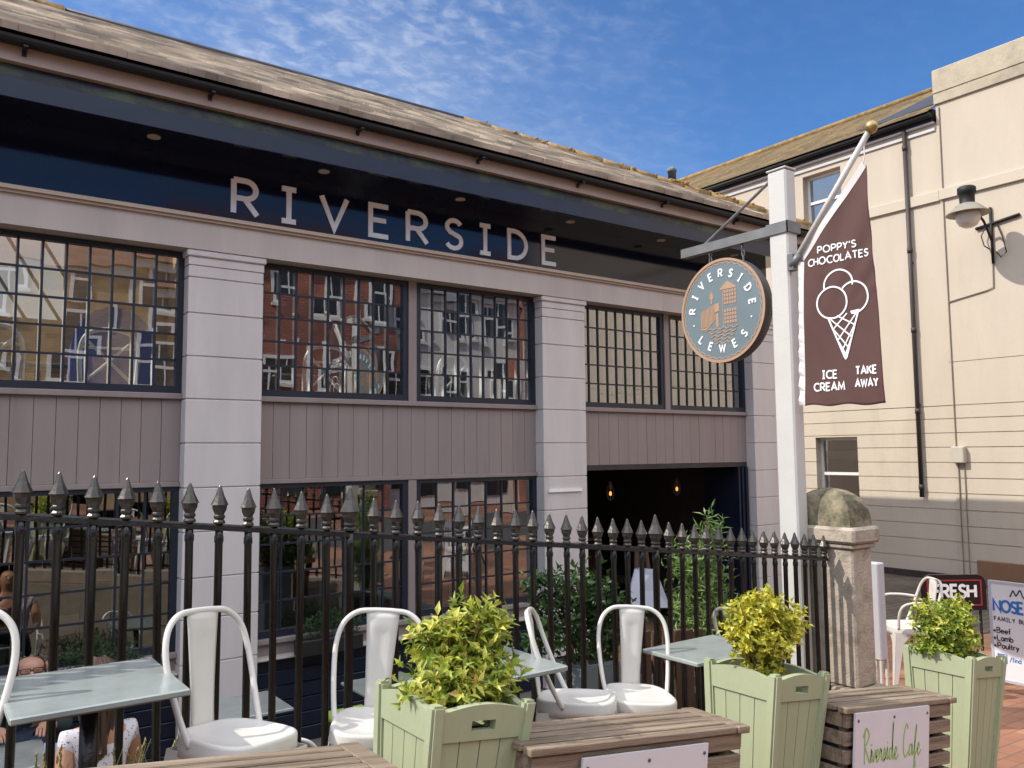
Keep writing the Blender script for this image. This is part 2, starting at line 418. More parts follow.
M_rim = mat('dark_sign_rim', (.055, .05, .052), .5, .2)
M_soil = mat('potting_soil', (.03, .022, .015), .95, .3, 20, .8, 60)
M_lime = mat('lime_green_cushion', (.30, .43, .05), .8, .08, 8)
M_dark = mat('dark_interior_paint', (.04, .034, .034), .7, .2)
M_intwall = mat('interior_plaster', (.50, .45, .38), .8, .08, 2)
M_intwall2 = mat('upper_room_plaster', (.33, .285, .22), .8, .3, 2.5)
M_intbrick = brick_mat('interior_tan_brick', (.58, .40, .20), (.46, .30, .14), (.45, .38, .28), .215, .075, .008, 'XZ')
M_purple = mat('purple_booth_panel', (.13, .13, .42), .6, .2, 2)
M_beam = mat('white_rafter', (.72, .70, .66), .6, .05)
M_floorw = mat('interior_oak_floor', (.42, .29, .17), .5, .2, 3, stretch=(.5, 6, 1))
M_glass = glass_mat(refl=3.2, base=.17)
M_red = brick_mat('red_brick_wall', (.36, .085, .05), (.26, .06, .04), (.36, .3, .25), .215, .075, .01, 'XZ')
M_tan = brick_mat('yellow_brick_wall', (.42, .30, .15), (.34, .23, .11), (.4, .35, .28), .215, .075, .01, 'XZ')
M_redtile = brick_mat('clay_roof_tiles', (.24, .10, .06), (.19, .075, .05), (.05, .03, .025), .17, .1, .008, 'XZ')
M_stucco = mat('pale_stucco', (.68, .66, .62), .8, .06, 2)
M_sash = mat('white_sash_paint', (.78, .78, .76), .4, .03)
M_pave = brick_mat('red_clay_pavers', (.36, .17, .105), (.28, .125, .075), (.17, .115, .085), .21, .105, .006, 'XY', var_scale=.8, bump=.3)
M_cobble = brick_mat('grey_stone_setts', (.15, .12, .095), (.11, .09, .075), (.055, .045, .04), .24, .12, .012, 'XY', var_scale=1.5)
M_flag = brick_mat('terrace_flagstones', (.17, .155, .14), (.14, .13, .12), (.06, .055, .05), .6, .45, .012, 'XY')
M_road = mat('asphalt', (.055, .054, .053), .9, .2, 20, .5, 80)

# ------------------------------------------------------------------ ground
def zg(x):
    if x < -6: return -.643
    if x < 5.2: return -1.285-.107*x
    if x < 7: return -1.841-.08*(x-5.2)/1.8
    if x < 13: return -1.921-.109*(x-7)/6
    return -2.03
TZ = -2.45
xs = [-220, -60, -20, -6.0, -5, -4, -3, -2, -1, 0, 1, 2, 3, 4, 5.2, 5.6, 6.2, 7, 8, 9.42, 11, 13, 15, 20, 60, 220]
ys = [-220, -60, -20, -11, -6.5, -2, 0, 3.42, 5.6, 13.2, 20, 60, 220]
mb = MB()
for i in range(len(xs)-1):
    for j in range(len(ys)-1):
        cx, cy = (xs[i]+xs[i+1])/2, (ys[j]+ys[j+1])/2
        if -6 < cx < 5.2 and 3.42 < cy < 13.2: continue
        if 5.2 < cx < 9.42 and 5.6 < cy < 13.2: continue
        mb.quad((xs[i], ys[j], zg(xs[i])), (xs[i+1], ys[j], zg(xs[i+1])), (xs[i+1], ys[j+1], zg(xs[i+1])), (xs[i], ys[j+1], zg(xs[i])))
bmesh.ops.remove_doubles(mb.bm, verts=mb.bm.verts[:], dist=1e-4)
top(mb, 'ground', M_pave, kind='structure')
mb = MB()
for i in range(3, len(xs)-3):
    if xs[i] >= -6 and xs[i+1] <= 15: mb.quad((xs[i], -6.5, zg(xs[i])+.004), (xs[i+1], -6.5, zg(xs[i+1])+.004), (xs[i+1], -1.2, zg(xs[i+1])+.004), (xs[i], -1.2, zg(xs[i])+.004))
mb.quad((15, -6.5, -2.026), (60, -6.5, -2.026), (60, -1.2, -2.026), (15, -1.2, -2.026))
top(mb, 'road', M_road, kind='structure')
# alley of old setts beside the cream building
mb = MB()
for a, b in ((8.6, 9.42), (9.42, 11), (11, 12.98)):
    mb.quad((a, 4.3, zg(a)+.005), (b, 4.3, zg(b)+.005), (b, 12, zg(b)+.005), (a, 12, zg(a)+.005))
top(mb, 'alley_paving', M_cobble, kind='structure')
mb = MB()
mb.quad((-6, 3.42, TZ), (5.2, 3.42, TZ), (5.2, 7.2, TZ), (-6, 7.2, TZ)); mb.quad((5.2, 5.6, TZ), (9.42, 5.6, TZ), (9.42, 7.2, TZ), (5.2, 7.2, TZ))
top(mb, 'terrace_floor', M_flag, kind='structure')
# retaining wall under the railing, with its kerb stones, and round the terrace corner
mb = MB()
for i in range(3, 14):
    a, b = xs[i], xs[i+1]
    mb.hexa([(a, 3.40, TZ), (b, 3.40, TZ), (b, 3.46, TZ), (a, 3.46, TZ)], [(a, 3.40, zg(a)-.01), (b, 3.40, zg(b)-.01), (b, 3.46, zg(b)-.01), (a, 3.46, zg(a)-.01)])
mb.box(5.17, 5.22, 3.46, 5.62, TZ, -1.9); mb.box(5.22, 9.42, 5.57, 5.62, TZ, -1.97)
top(mb, 'terrace_wall', M_kerb, 'low stone retaining wall between pavement and sunken terrace', 'wall', loc=(2, 3.43, TZ))

# railing line
FX0, FY0, FS, FH = .301, 3.2, .1093, R(1.586)
def fpt(k): return FX0+FS*k*math.cos(FH), FY0+FS*k*math.sin(FH)
def zrail(x): return -.199-.1135*(x-.301)
mb = MB()
k = -8.0
rk = random.Random(3)
while k < 43.5:
    k2 = min(43.9, k+rk.uniform(6.5, 8.5)); (xa, ya), (xb, yb) = fpt(k), fpt(k2-.06)
    mb.hexa([(xa, ya-.13, zg(xa)-.02), (xb, yb-.13, zg(xb)-.02), (xb, yb+.13, zg(xb)-.02), (xa, ya+.13, zg(xa)-.02)],
            [(xa, ya-.12, zg(xa)+.12), (xb, yb-.12, zg(xb)+.12), (xb, yb+.12, zg(xb)+.12), (xa, ya+.12, zg(xa)+.12)])
    k = k2
bmesh.ops.bevel(mb.bm, geom=mb.bm.edges[:], offset=.012, segments=1, affect='EDGES')
top(mb, 'kerb', M_kerb, kind='structure')

# ------------------------------------------------------------------ cafe building
cafe = thing('cafe_building', 'long greige cafe front with navy sign band, leaded windows and mossy slate roof', 'building', (4, 7, TZ))
WY = 7.05      # window plane
PY = 6.90      # pillar face
pill = [(-1.55, -.93), (1.766, 2.385), (5.42, 6.02), (8.935, 9.42)]
joints = [1.555, 1.454, 1.159, .805, .455, .097, -.262, -.615, -.98, -1.30, -1.65, -2.0, TZ]
for (a, b) in pill:
    mb = MB(); zt = 1.68
    mb.box(a-.018, b+.018, PY-.022, 7.2, 1.625, 1.68, .008)            # cap
    mb.box(a-.002, b+.002, PY-.004, 7.2, 1.557, 1.622)
    for z0, z1 in zip(joints[1:], joints): mb.box(a, b, PY, 7.2, z0+.004, z1-.005, .004)
    mb.box(a+.012, b-.012, PY+.012, 7.19, TZ, 1.6)
    p_ = wp(mb, 'pillar', M_pillar, cafe)
    if abs(a-5.42) < .01: wp(MB().box(5.475, 5.93, PY-.02, PY-.001, -.425, -.395), 'plaque', M_white, p_)
bays = [(-.93, 1.766), (2.385, 5.42), (6.02, 8.935)]
# entablature, cornice
wp(MB().box(-1.6, 9.45, 6.87, 7.25, 1.681, 1.91), 'entablature', M_greige, cafe)
mb = MB()
for (y, z0, z1) in ((6.845, 1.912, 1.932), (6.822, 1.934, 1.950), (6.835, 1.952, 1.968)): mb.box(-1.6, 9.47, y, 7.2, z0, z1)
wp(mb, 'cornice', mat('cornice_paint', (.50, .41, .33), .6, .06, 3), cafe)
sb = wp(MB().box(-1.6, 9.42, 6.995, 7.1, 1.969, 2.52), 'sign_board', M_navyboard, cafe)
fS = lambda u, v, h: (u, 6.994-h, v)
for c, (uc, w) in zip('RIVERSIDE', [(2.245, .205), (2.632, .13), (3.065, .25), (3.525, .185), (3.94, .215), (4.36, .185), (4.745, .13), (5.165, .225), (5.60, .175)]):
    mb = MB(); gw = GL[c][0]; h = .292
    for q, st in enumerate(GL[c][1]):
        cl = c == 'D'
        s2 = st[:-1] if cl else st
        mb.ribbon([(uc-w/2+p[0]/gw*w, 2.068+p[1]*h) for p in s2],   .047, fS, .012+.0004*q, closed=cl)
    wp(mb, 'letter', M_white, sb)
sf = wp(MB().box(-1.6, 9.52, 6.452, 7.1, 2.521, 2.55), 'soffit', M_navyboard, cafe)
for x in (-.1, 1.45, 2.88, 4.32, 5.75, 7.16, 8.5):
    mb = MB().lathe([(.0, 2.521), (.032, 2.5205), (.034, 2.513), (.05, 2.513), (.052, 2.5205)][::-1], (x, 6.80, 0), 16)
    wp(mb, 'downlight', mat('downlight_bezel', (.55, .52, .45), .3, .05), sf)
wp(MB().box(-1.6, 9.55, 6.43, 6.451, 2.46, 2.60), 'fascia_board', mat('blue_grey_fascia', (.016, .024, .050), .3, .2, 3), cafe)
wp(MB().box(-1.6, 9.53, 6.455, 6.52, 2.602, 2.70), 'eaves_panel', M_treerefl, cafe)
wp(MB().box(-1.6, 9.56, 6.40, 6.52, 2.702, 2.868), 'eaves_board', mat('eaves_cream_paint', (.40, .32, .27), .6, .08, 3, dirt=.4, dirtcol=(.2, .15, .12)), cafe)
mb = MB(); pr = []
for i in range(9):
    a = PI+PI*i/8; pr.append((6.345+.052*math.cos(a), 2.845+.052*math.sin(a)))
pr += [(6.345+.045, 2.845)]+[(6.345+.045*math.cos(2*PI-PI*i/8), 2.845+.045*math.sin(2*PI-PI*i/8)) for i in range(1, 9)]
mb.poly([(-1.6, y, z) for y, z in pr], (11.2, 0, 0))
gt = wp(mb, 'gutter', M_gutter, cafe)
for i in range(9):
    x = -.75+i*1.25; wp(MB().box(x, x+.028, 6.29, 6.40, 2.775, 2.79).box(x, x+.028, 6.385, 6.40, 2.75, 2.775), 'gutter_bracket', M_gutter, gt)
# roof: slates course by course on the front slope
EY, EZ, RY, RZ, RXE, CXE = 6.29, 2.872, 8.685, 4.24, 5.57, 9.58
rr = random.Random(11); mb = MB(); n = 18
sl = Vector((0, RY-EY, RZ-EZ)); ln = sl.length; su = sl.normalized(); sn = Vector((0, -su.z, su.y))
for i in range(n):
    t0 = i/n; t1 = (i+1.12)/n
    xe = CXE+(RXE-CXE)*t0; x = -1.6-(.11 if i % 2 else 0)
    while x < xe:
        w = rr.uniform(.19, .24); x2 = min(x+w, xe-(.0)); j = rr.uniform(-.003, .003); dz = rr.uniform(-.010, .010)
        if x2-x > .03:
            a = Vector((0, EY, EZ))+su*(t0*ln+dz); b = Vector((0, EY, EZ))+su*min(ln, t1*ln)
            hb = .05+j; xb = min(x2, CXE+(RXE-CXE)*min(1, t1)) if x2 > CXE+(RXE-CXE)*t1 else x2
            f = lambda X, p, h: (X, p.y+sn.y*h, p.z+sn.z*h)
            mb.hexa([f(x, a, 0), f(x2-.0015, a, 0), f(max(x+.005, xb-.0015), b, -.004), f(x, b, -.004)], [f(x, a, hb), f(x2-.0015, a, hb), f(max(x+.005, xb-.0015), b, .006), f(x, b, .006)])
        x = x2 if x2 > x else xe
rf = wp(mb, 'roof', M_slate, cafe)
mb = MB(); yb = RY*2-EY
mb.quad((-1.6, EY+.02, EZ-.02), (CXE-.05, EY+.02, EZ-.02), (RXE, RY, RZ-.02), (-1.6, RY, RZ-.02))       # deck
mb.quad((CXE, EY, EZ), (CXE, yb, EZ), (RXE, RY, RZ))                                                  # hip end
# back slope, open between the skylight rafters
for a, b in ((-1.6, -.6), (2.3, 5.57)): mb.quad((a, RY, RZ), (b, RY, RZ), (b, yb, EZ), (a, yb, EZ))
mb.quad((RXE, RY, RZ), (CXE, yb, EZ), (RXE, yb, EZ))
wp(mb, 'roof_deck', M_lead, cafe)
mb = MB()
for k in range(11):
    x = -.6+k*.28
    mb.hexa([(x, RY, RZ-.14), (x+.045, RY, RZ-.14), (x+.045, yb, EZ-.14), (x, yb, EZ-.14)], [(x, RY, RZ), (x+.045, RY, RZ), (x+.045, yb, EZ), (x, yb, EZ)])
wp(mb, 'skylight_rafter', M_beam, cafe)
mb = MB()
for i in range(9): mb.tube([(-1.6+i*.29, RY, RZ+.0), (-1.6+i*.29+.287, RY, RZ+.0)], .075+rr.uniform(-.008, .012), 8)
def cush(mb, q):
    s_ = rr.uniform(.015, .04); mb.lathe([(0, -s_*.6), (s_, -s_*.2), (s_*.8, s_*.4), (0, s_*.7)], q, 7)
for k in range(30): cush(mb, Vector((rr.uniform(-1.6, .95), RY+rr.uniform(-.08, .05), RZ+.05)))
wp(mb, 'ridge_tile', M_moss, rf)
mb = MB()
for i in range(13):
    t = i/13; t2 = (i+.97)/13; A = Vector((RXE, RY, RZ+.03)); B = Vector((CXE, EY, EZ+.05))
    mb.tube([A.lerp(B, t), A.lerp(B, t2)], .055+rr.uniform(-.006, .01), 8)
for k in range(70):   # moss cushions
    q = Vector((RXE, RY, RZ+.055)).lerp(Vector((CXE, EY, EZ+.075)), rr.random())+Vector((rr.uniform(-.04, .06), rr.uniform(-.06, .04), rr.uniform(-.01, .03)))
    cush(mb, q)
wp(mb, 'hip_tile', M_moss, rf)
wp(MB().tube([(1.02, RY, RZ+.045), (RXE, RY, RZ+.045)], .03, 8), 'ridge_roll', M_lead, rf)
wp(MB().lathe([(.055, 3.42), (.055, 3.72), (.065, 3.722), (.065, 3.76), (.03, 3.79), (0, 3.79)], (8.09, 7.45, 0), 12), 'flue', mat('grey_flue', (.16, .165, .15), .8, .3, 9), rf)
# windows
wr = random.Random(5)
def leaded(parent, x0, x1, z0, z1, y, nc, nr, fw=.05):
    mb = MB()
    mb.box(x0, x0+fw, y-.02, y+.05, z0, z1); mb.box(x1-fw, x1, y-.02, y+.05, z0, z1)
    mb.box(x0+fw, x1-fw, y-.02, y+.05, z1-fw*.7, z1); mb.box(x0+fw, x1-fw, y-.02, y+.05, z0, z0+fw*1.15)
    a, b, c, d = x0+fw, x1-fw, z0+fw*1.15, z1-fw*.7
    for i in range(1, nc): mb.box(a+(b-a)*i/nc-.0075, a+(b-a)*i/nc+.0075, y, y+.028, c, d)
    for j in range(1, nr): mb.box(a, b, y+.003, y+.025, c+(d-c)*j/nr-.008, c+(d-c)*j/nr+.008)
    fr = wp(mb, 'window', M_frame, parent)
    mb = MB()
    for i in range(nc):
        for j in range(nr):
            ax, bx, cz, dz = a+(b-a)*i/nc, a+(b-a)*(i+1)/nc, c+(d-c)*j/nr, c+(d-c)*(j+1)/nr
            t1, t2 = wr.gauss(0, .006), wr.gauss(0, .006); Y = y+.014
            mb.quad((ax, Y-t1*.08-t2*.1, cz), (bx, Y+t1*.08-t2*.1, cz), (bx, Y+t1*.08+t2*.1, dz), (ax, Y-t1*.08+t2*.1, dz))
    wp(mb, 'pane', M_glass, fr, recalc=False)
    mb = MB()
    for i in range(1, nc): mb.box(a+(b-a)*i/nc-.009, a+(b-a)*i/nc+.009, y+.03, y+.075, c, d)
    wp(mb, 'glazing_bead', M_bead, fr)
    return fr
UZ0, UZ1, LZ0, LZ1 = .505, 1.672, -1.555, -.255
leaded(cafe, -.93, 1.766, UZ0, UZ1, WY, 16, 5)
leaded(cafe, 2.385, 3.86, UZ0, UZ1, WY, 9, 5); leaded(cafe, 3.95, 5.42, UZ0, UZ1, WY, 9, 5)
leaded(cafe, 6.02, 7.405, UZ0, UZ1, WY, 9, 5); leaded(cafe, 7.49, 8.935, UZ0, UZ1, WY, 9, 5)
leaded(cafe, -.93, 1.766, LZ0, LZ1, WY, 13, 5)
leaded(cafe, 2.385, 3.86, LZ0, LZ1, WY, 7, 5); leaded(cafe, 3.95, 5.42, LZ0, LZ1, WY, 7, 5)
for (a, b, z0, z1) in ((3.862, 3.948, UZ0, 1.68), (7.407, 7.488, UZ0, 1.68), (3.862, 3.948, LZ0, -.256)):
    wp(MB().box(a, b, WY-.035, WY+.12, z0, z1), 'mullion', M_clad, cafe)
for q, (a, b) in enumerate(bays):
    wp(MB().box(a, b, WY-.05, WY+.12, .455, .503, .006), 'window_sill', M_clad, cafe)
    zb = -.21 if q < 2 else -.15
    mb = MB(); n = round((b-a)/.152); w = (b-a)/n
    for i in range(n):
        gapw = .006 if i % 2 else .002
        mb.box(a+i*w+gapw/2, a+(i+1)*w-gapw/2, WY-.012+wr.uniform(-.0015, .0015), WY+.01, zb, .453)
    mb.box(a, b, WY+.011, WY+.10, zb, .453)
    wp(mb, 'cladding', M_clad, cafe)
    if q < 2:
        wp(MB().box(a, b, WY-.04, WY+.12, -.253, -.212, .005), 'cladding_trim', M_clad, cafe)
        wp(MB().box(a, b, WY-.07, WY+.12, -1.60, -1.557, .006).box(a, b, WY-.02, WY+.12, -1.72, -1.602), 'window_sill', M_clad, cafe)
        mb = MB()
        for j in range(5): mb.box(a, b, WY-.09, WY-.05, TZ+.125*j+.004, TZ+.125*j+.121, .004)
        mb.box(a, b, WY-.05, WY+.1, TZ, -1.722)
        wp(mb, 'dado_boarding', M_navy, cafe)
        wp(MB().box(a, b, WY-.13, WY-.001, -1.722, -1.702, .004), 'dado_ledge', M_greige, cafe)
# doorway with folded navy door leaves
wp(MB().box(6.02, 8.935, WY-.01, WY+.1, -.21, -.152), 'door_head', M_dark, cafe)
for k in range(3):
    x = 8.88-.05*k
    mb = MB().box(x-.02, x+.02, 7.0+.02*k, 7.62, TZ+.01, -.215)
    fd = wp(mb, 'folding_door', M_navy, cafe)
    wp(MB().box(x-.03, x-.021, 7.03+.02*k, 7.05+.02*k, -1.4, -1.25), 'handle', M_steel, fd)
# shell and rooms
mb = MB()
mb.box(9.30, 9.42, 7.2, 11.05, TZ, 2.85); mb.box(1.40, 9.3, 11.0, 11.12, TZ, 2.85); mb.box(-1.6, 1.399, 11.0, 11.12, TZ, 1.60); mb.box(-1.7, -1.58, 7.1, 11.0, TZ, 2.85)
wp(mb, 'outer_wall', M_greige, cafe)
wp(MB().box(-1.58, 9.3, 7.15, 11.0, TZ-.05, TZ+.005), 'ground_floor', M_floorw, cafe)
wp(MB().box(-1.58, 9.3, 7.16, 11.0, -.14, .08), 'upper_floor', M_floorw, cafe)
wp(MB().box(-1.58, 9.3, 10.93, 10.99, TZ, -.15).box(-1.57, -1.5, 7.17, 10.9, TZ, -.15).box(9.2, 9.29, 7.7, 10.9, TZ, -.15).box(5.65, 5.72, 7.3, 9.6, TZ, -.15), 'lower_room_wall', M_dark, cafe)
wp(MB().box(-1.58, 1.38, 10.93, 10.99, .09, 1.60).box(1.38, 2.6, 10.93, 10.99, .09, 2.84).box(2.55, 2.65, 8.6, 10.92, .09, 3.3), 'brick_partition', M_intbrick, cafe)
mp_ = bpy.data.materials.new('milky_rooflight_sheet'); mp_.use_nodes = True
_n = mp_.node_tree.nodes; _t = _n.new('ShaderNodeBsdfTranslucent'); _t.inputs[0].default_value = (.66, .66, .62, 1); mp_.node_tree.links.new(_t.outputs[0], _n['Material Output'].inputs[0])
lg_ = wp(MB().box(-1.58, 1.40, 11.03, 11.035, 1.60, 2.84), 'clerestory_sheet', mp_, cafe)
mb = MB()
for k in range(11): x = -1.9+k*.36; mb.hexa([(x, 10.95, 1.60), (x+.035, 10.95, 1.60), (x+.035, 11.0, 1.60), (x, 11.0, 1.60)], [(x-.75, 10.95, 2.84), (x-.715, 10.95, 2.84), (x-.715, 11.0, 2.84), (x-.75, 11.0, 2.84)])
wp(mb, 'glazing_bars', mat('tan_timber', (.34, .24, .12), .7, .1), lg_)
wp(MB().box(2.66, 9.3, 10.93, 10.99, .09, 2.84).box(9.22, 9.29, 7.2, 10.9, .09, 2.8).box(5.75, 5.83, 8.0, 10.9, .09, 2.4), 'upper_room_wall', M_intwall2, cafe)

# ------------------------------------------------------------------ unseen wing added on the left, out of frame, to shade the terrace
wg = thing('shade_wing', 'unseen greige wing added left of the cafe to shade the terrace', 'building', (-3.2, 8.9, TZ))
wp(MB().box(-4.6, -1.75, 6.8, 11, TZ, 2.5), 'wall', M_greige, wg)
wp(MB().poly([(-4.8, 6.7, 2.5), (-4.8, 11.1, 2.5), (-4.8, 8.9, 3.4)], (3.1, 0, 0)), 'roof', M_slate, wg)

# ------------------------------------------------------------------ cream building on the right
side = thing('cream_building', 'tall cream rendered building with scored courses, sunlit on the right', 'building', (13.5, 6, -2.03))
def wall_x(mb, x0, x1, yr, zs, openings, gap=0.0):
    for z0, z1 in zip(zs, zs[1:]):
        cuts = sorted({z0, z1} | {o[k] for o in openings for k in (2, 3) if z0 < o[k] < z1})
        for c0, c1 in zip(cuts, cuts[1:]):
            segs = [yr]
            for (oy0, oy1, oz0, oz1) in openings:
                if oz0 < (c0+c1)/2 < oz1:
                    ns = []
                    for a, b in segs:
                        if oy0 > a and oy1 < b: ns += [(a, oy0), (oy1, b)]
                        else: ns.append((a, b))
                    segs = ns
            g0 = gap/2 if c0 == z0 else 0; g1 = gap/2 if c1 == z1 else 0
            for a, b in segs: mb.box(x0, x1, a, b, c0+g0, c1-g1)
OU = (8.03, 8.79, 3.99, 4.97); OL = (7.93, 8.73, -1.05, .215)
courses = [-2.03, -1.70, -1.42, -1.175, -.935, -.685, -.45, -.213, .022, .243, .463, .666]
mb = MB()
wall_x(mb, 13.0, 13.3, (6.33, 18), courses, [OL], .014)
wall_x(mb, 13.0, 13.3, (6.33, 18), [.666+.006, 5.16], [OU], 0)
wall_x(mb, 13.012, 13.29, (6.331, 17.99), [-2.03, .665], [(OL[0]-.006, OL[1]+.006, OL[2]-.006, OL[3]+.006)], 0)
wp(mb, 'wall', M_cream, side)
mb = MB()
wall_x(mb, 12.97, 13.3, (-3, 6.315), courses, [], .014)
wall_x(mb, 12.97, 13.3, (-3, 6.315), [.672, 1.33], [], 0); wall_x(mb, 12.97, 13.3, (-3, 6.315), [1.34, 5.45], [], 0)
mb.box(12.985, 13.29, -2.99, 6.314, -2.03, 5.45)
wp(mb, 'wall', M_cream, side)
wp(MB().box(12.935, 13.35, -3, 6.33, 5.452, 5.62, .006).box(12.925, 13.4, -3, 6.335, 5.622, 6.01, .012), 'parapet', M_creamcop, side)
wp(MB().box(12.955, 12.999, 6.33, 8.0, 3.90, 4.07, .006).box(12.925, 12.969, -3, 6.316, 3.90, 4.07, .006), 'string_course', M_cream, side)
wp(MB().box(12.97, 12.999, 6.35, 18, 5.05, 5.10, .004).box(12.94, 13.1, 6.35, 18, 5.165, 5.20, .004), 'eaves_moulding', M_postw, side)
wp(MB().box(12.93, 13.1, 6.35, 18, 5.202, 5.40), 'eaves_fascia', M_gutter, side)
mb = MB(); mb.tube([(12.865, 6.35, 5.285), (12.865, 18.2, 5.29)], .045, 10)
gt2 = wp(mb, 'gutter', M_gutter, side)
mb = MB(); n = 16; A = Vector((12.80, 0, 5.33)); B = Vector((15.5, 0, 6.80))
for i in range(n):
    p = A.lerp(B, i/n); q = A.lerp(B, (i+1.1)/n)
    y = 6.36
    while y < 18.2:
        w = rr.uniform(.26, .34); y2 = min(18.2, y+w)
        mb.hexa([(p.x, y, p.z), (q.x, y, q.z), (q.x, y2-.004, q.z), (p.x, y2-.004, p.z)], [(p.x, y, p.z+.02), (q.x, y, q.z+.006), (q.x, y2-.004, q.z+.006), (p.x, y2-.004, p.z+.02)])
        y = y2
M_slate2 = brick_mat('lichen_tiles', (.20, .145, .075), (.155, .11, .06), (.04, .03, .02), .3, 50, .0, 'YX', lichen=(.29, .205, .06), lich_thr=.52, var_scale=2.4, bump=0)
rf2 = wp(mb, 'roof', M_slate2, side)
wp(MB().quad((13.3, 6.36, 5.625), (14.75, 6.36, 6.415), (14.75, 7.15, 6.415), (13.05, 7.75, 5.49)), 'slate_patch', M_lead, rf2)
wp(MB().tube([(15.5, 6.36, 6.82), (15.5, 18.2, 6.82)], .07, 8), 'ridge', M_moss, rf2)
wp(MB().box(13.31, 18, 6.4, 18, -2.03, 5.3).box(13.36, 20, -3, 6.31, -2.03, 5.9), 'rear_wall', M_cream, side)
def sash(parent, y0, y1, z0, z1, x=13.14, fw=.05):
    mb = MB(); zm = (z0+z1)/2
    mb.box(x, x+.08, y0, y0+fw, z0, z1); mb.box(x, x+.08, y1-fw, y1, z0, z1); mb.box(x, x+.08, y0+fw, y1-fw, z1-fw, z1); mb.box(x, x+.08, y0+fw, y1-fw, z0, z0+fw)
    mb.box(x-.01, x+.06, y0+fw, y1-fw, zm-.025, zm+.025)
    fr = wp(mb, 'window', M_sash, parent)
    mb = MB(); mb.quad((x+.03, y0+fw, zm-.025), (x+.03, y1-fw, zm-.025), (x+.03, y1-fw, z0+fw), (x+.03, y0+fw, z0+fw))
    mb.quad((x+.02, y0+fw, z1-fw), (x+.02, y1-fw, z1-fw), (x+.02, y1-fw, zm+.025), (x+.02, y0+fw, zm+.025))
    wp(mb, 'pane', M_glass, fr, recalc=False)
    wp(MB().box(x-.20, x-.001, y0-.04, y1+.04, z0-.05, z0-.002), 'sill', M_cream, fr)
    return fr
w1 = sash(side, OU[0]+.003, OU[1]-.003, OU[2]+.003, OU[3]-.003)
wp(MB().box(13.19, 13.2, OU[0]+.05, OU[1]-.05, OU[2]+.05, OU[3]-.05), 'blind', mat('pale_roller_blind', (.78, .77, .70), .7, .04), w1)
w2 = sash(side, OL[0]+.003, OL[1]-.003, OL[2]+.003, OL[3]-.003)
wp(MB().box(13.24, 13.25, OL[0]+.02, OL[1]-.02, OL[2]+.02, OL[3]-.02), 'curtain', M_dark, w2)
wp(MB().box(13.19, 13.2, OL[0]+.1, OL[1]-.1, -.17, -.02), 'blind', mat('grey_green_blind', (.17, .21, .19), .6, .05), w2)
dp = MB(); dp.tube([(12.94, 6.83, 5.2), (12.94, 6.83, -.76)], .034, 10)
for z in (4.9, 3.2, 1.9, .6, -.6): dp.tube([(12.94, 6.83, z-.04), (12.94, 6.83, z+.04)], .042, 10)
dpo = wp(dp, 'drainpipe', mat('brown_black_pipe', (.045, .033, .03), .55, .2, 4), side)
mb = MB()
for z in (3.0, .7): wp(MB().box(12.93, 13.0, 6.81, 6.85, z-.02, z+.02), 'pipe_bracket', M_gutter, dpo)
jb = wp(MB().box(12.86, 12.969, 6.12, 6.31, -.22, .03, .012), 'junction_box', mat('cream_plastic', (.50, .45, .37), .5, .05), side)
mb = MB()
mb.tube([(12.955, 6.25, -.2), (12.955, 6.25, -1.98)], .010, 6); mb.tube([(12.955, 6.16, -.2), (12.955, 6.16, -1.98)], .008, 6)
mb.tube([(12.955, 6.26, 5.4), (12.955, 6.27, 3.2), (12.955, 6.27, 1.5), (12.955, 6.27, .03)], .009, 6)
mb.tube([(12.955, 6.27, 2.27), (12.955, 5.7, 2.36), (12.955, 5.6, 2.39), (12.955, 5.59, 2.75)], .009, 6)
wp(mb, 'cable', mat('taupe_cable', (.24, .19, .14), .6, .1), side)
wp(MB().box(12.90, 12.96, -3, 6.03, -2.03, -1.66, .006), 'plinth', mat('brown_plinth_paint', (.24, .125, .07), .7, .12, 3), side)
wp(MB().box(12.93, 12.96, 6.04, 6.38, -2.03, -1.94).box(12.95, 12.99, 6.40, 12, -2.03, -1.92), 'base_course', mat('dark_damp_brick', (.045, .03, .03), .9, .3, 12), side)

# wall lamp
lamp = thing('wall_lamp', 'old black swan neck wall lamp with wide shade and glass globe on cream wall', 'lamp', (12.97, 5.58, 2.75))
lx, ly = 12.28, 5.60
mb = MB(); mb.tube([(12.945, 5.58, 2.75), (12.945, 5.58, 3.60)], .022, 8); mb.tube([(12.945, 5.80, 3.32), (12.945, 5.18, 3.40)], .024, 8)
arm = [(12.945, 5.585, 3.1), (12.86, 5.588, 3.22), (12.74, 5.59, 3.36), (12.60, 5.594, 3.44), (lx+.12, ly, 3.50), (lx+.06, ly, 3.62)]
mb.tube(arm, .018, 8)
mb.tube([(12.93, 5.62, 3.36), (12.88, 5.70, 3.18), (12.87, 5.66, 3.02), (12.92, 5.60, 2.96)], .009, 6)
mb.tube([(12.94, 5.50, 3.35), (12.93, 5.42, 3.1), (12.93, 5.38, 2.88), (12.935, 5.46, 2.82), (12.94, 5.53, 2.92)], .009, 6)
wp(mb, 'bracket', M_gutter, lamp)
wp(MB().lathe([(0, 3.80), (.10, 3.80), (.125, 3.78), (.125, 3.70), (.105, 3.685), (.10, 3.56), (.12, 3.53), (.11, 3.50)], (lx, ly, 0), 20), 'cowl', M_gutter, lamp)
wp(MB().lathe([(.11, 3.545), (.16, 3.52), (.22, 3.46), (.285, 3.405), (.29, 3.39), (.275, 3.39), (.21, 3.43), (.15, 3.49), (.10, 3.50)], (lx, ly, 0), 28), 'lamp_shade', mat('grey_enamel_shade', (.27, .245, .20), .45, .15, 5), lamp)
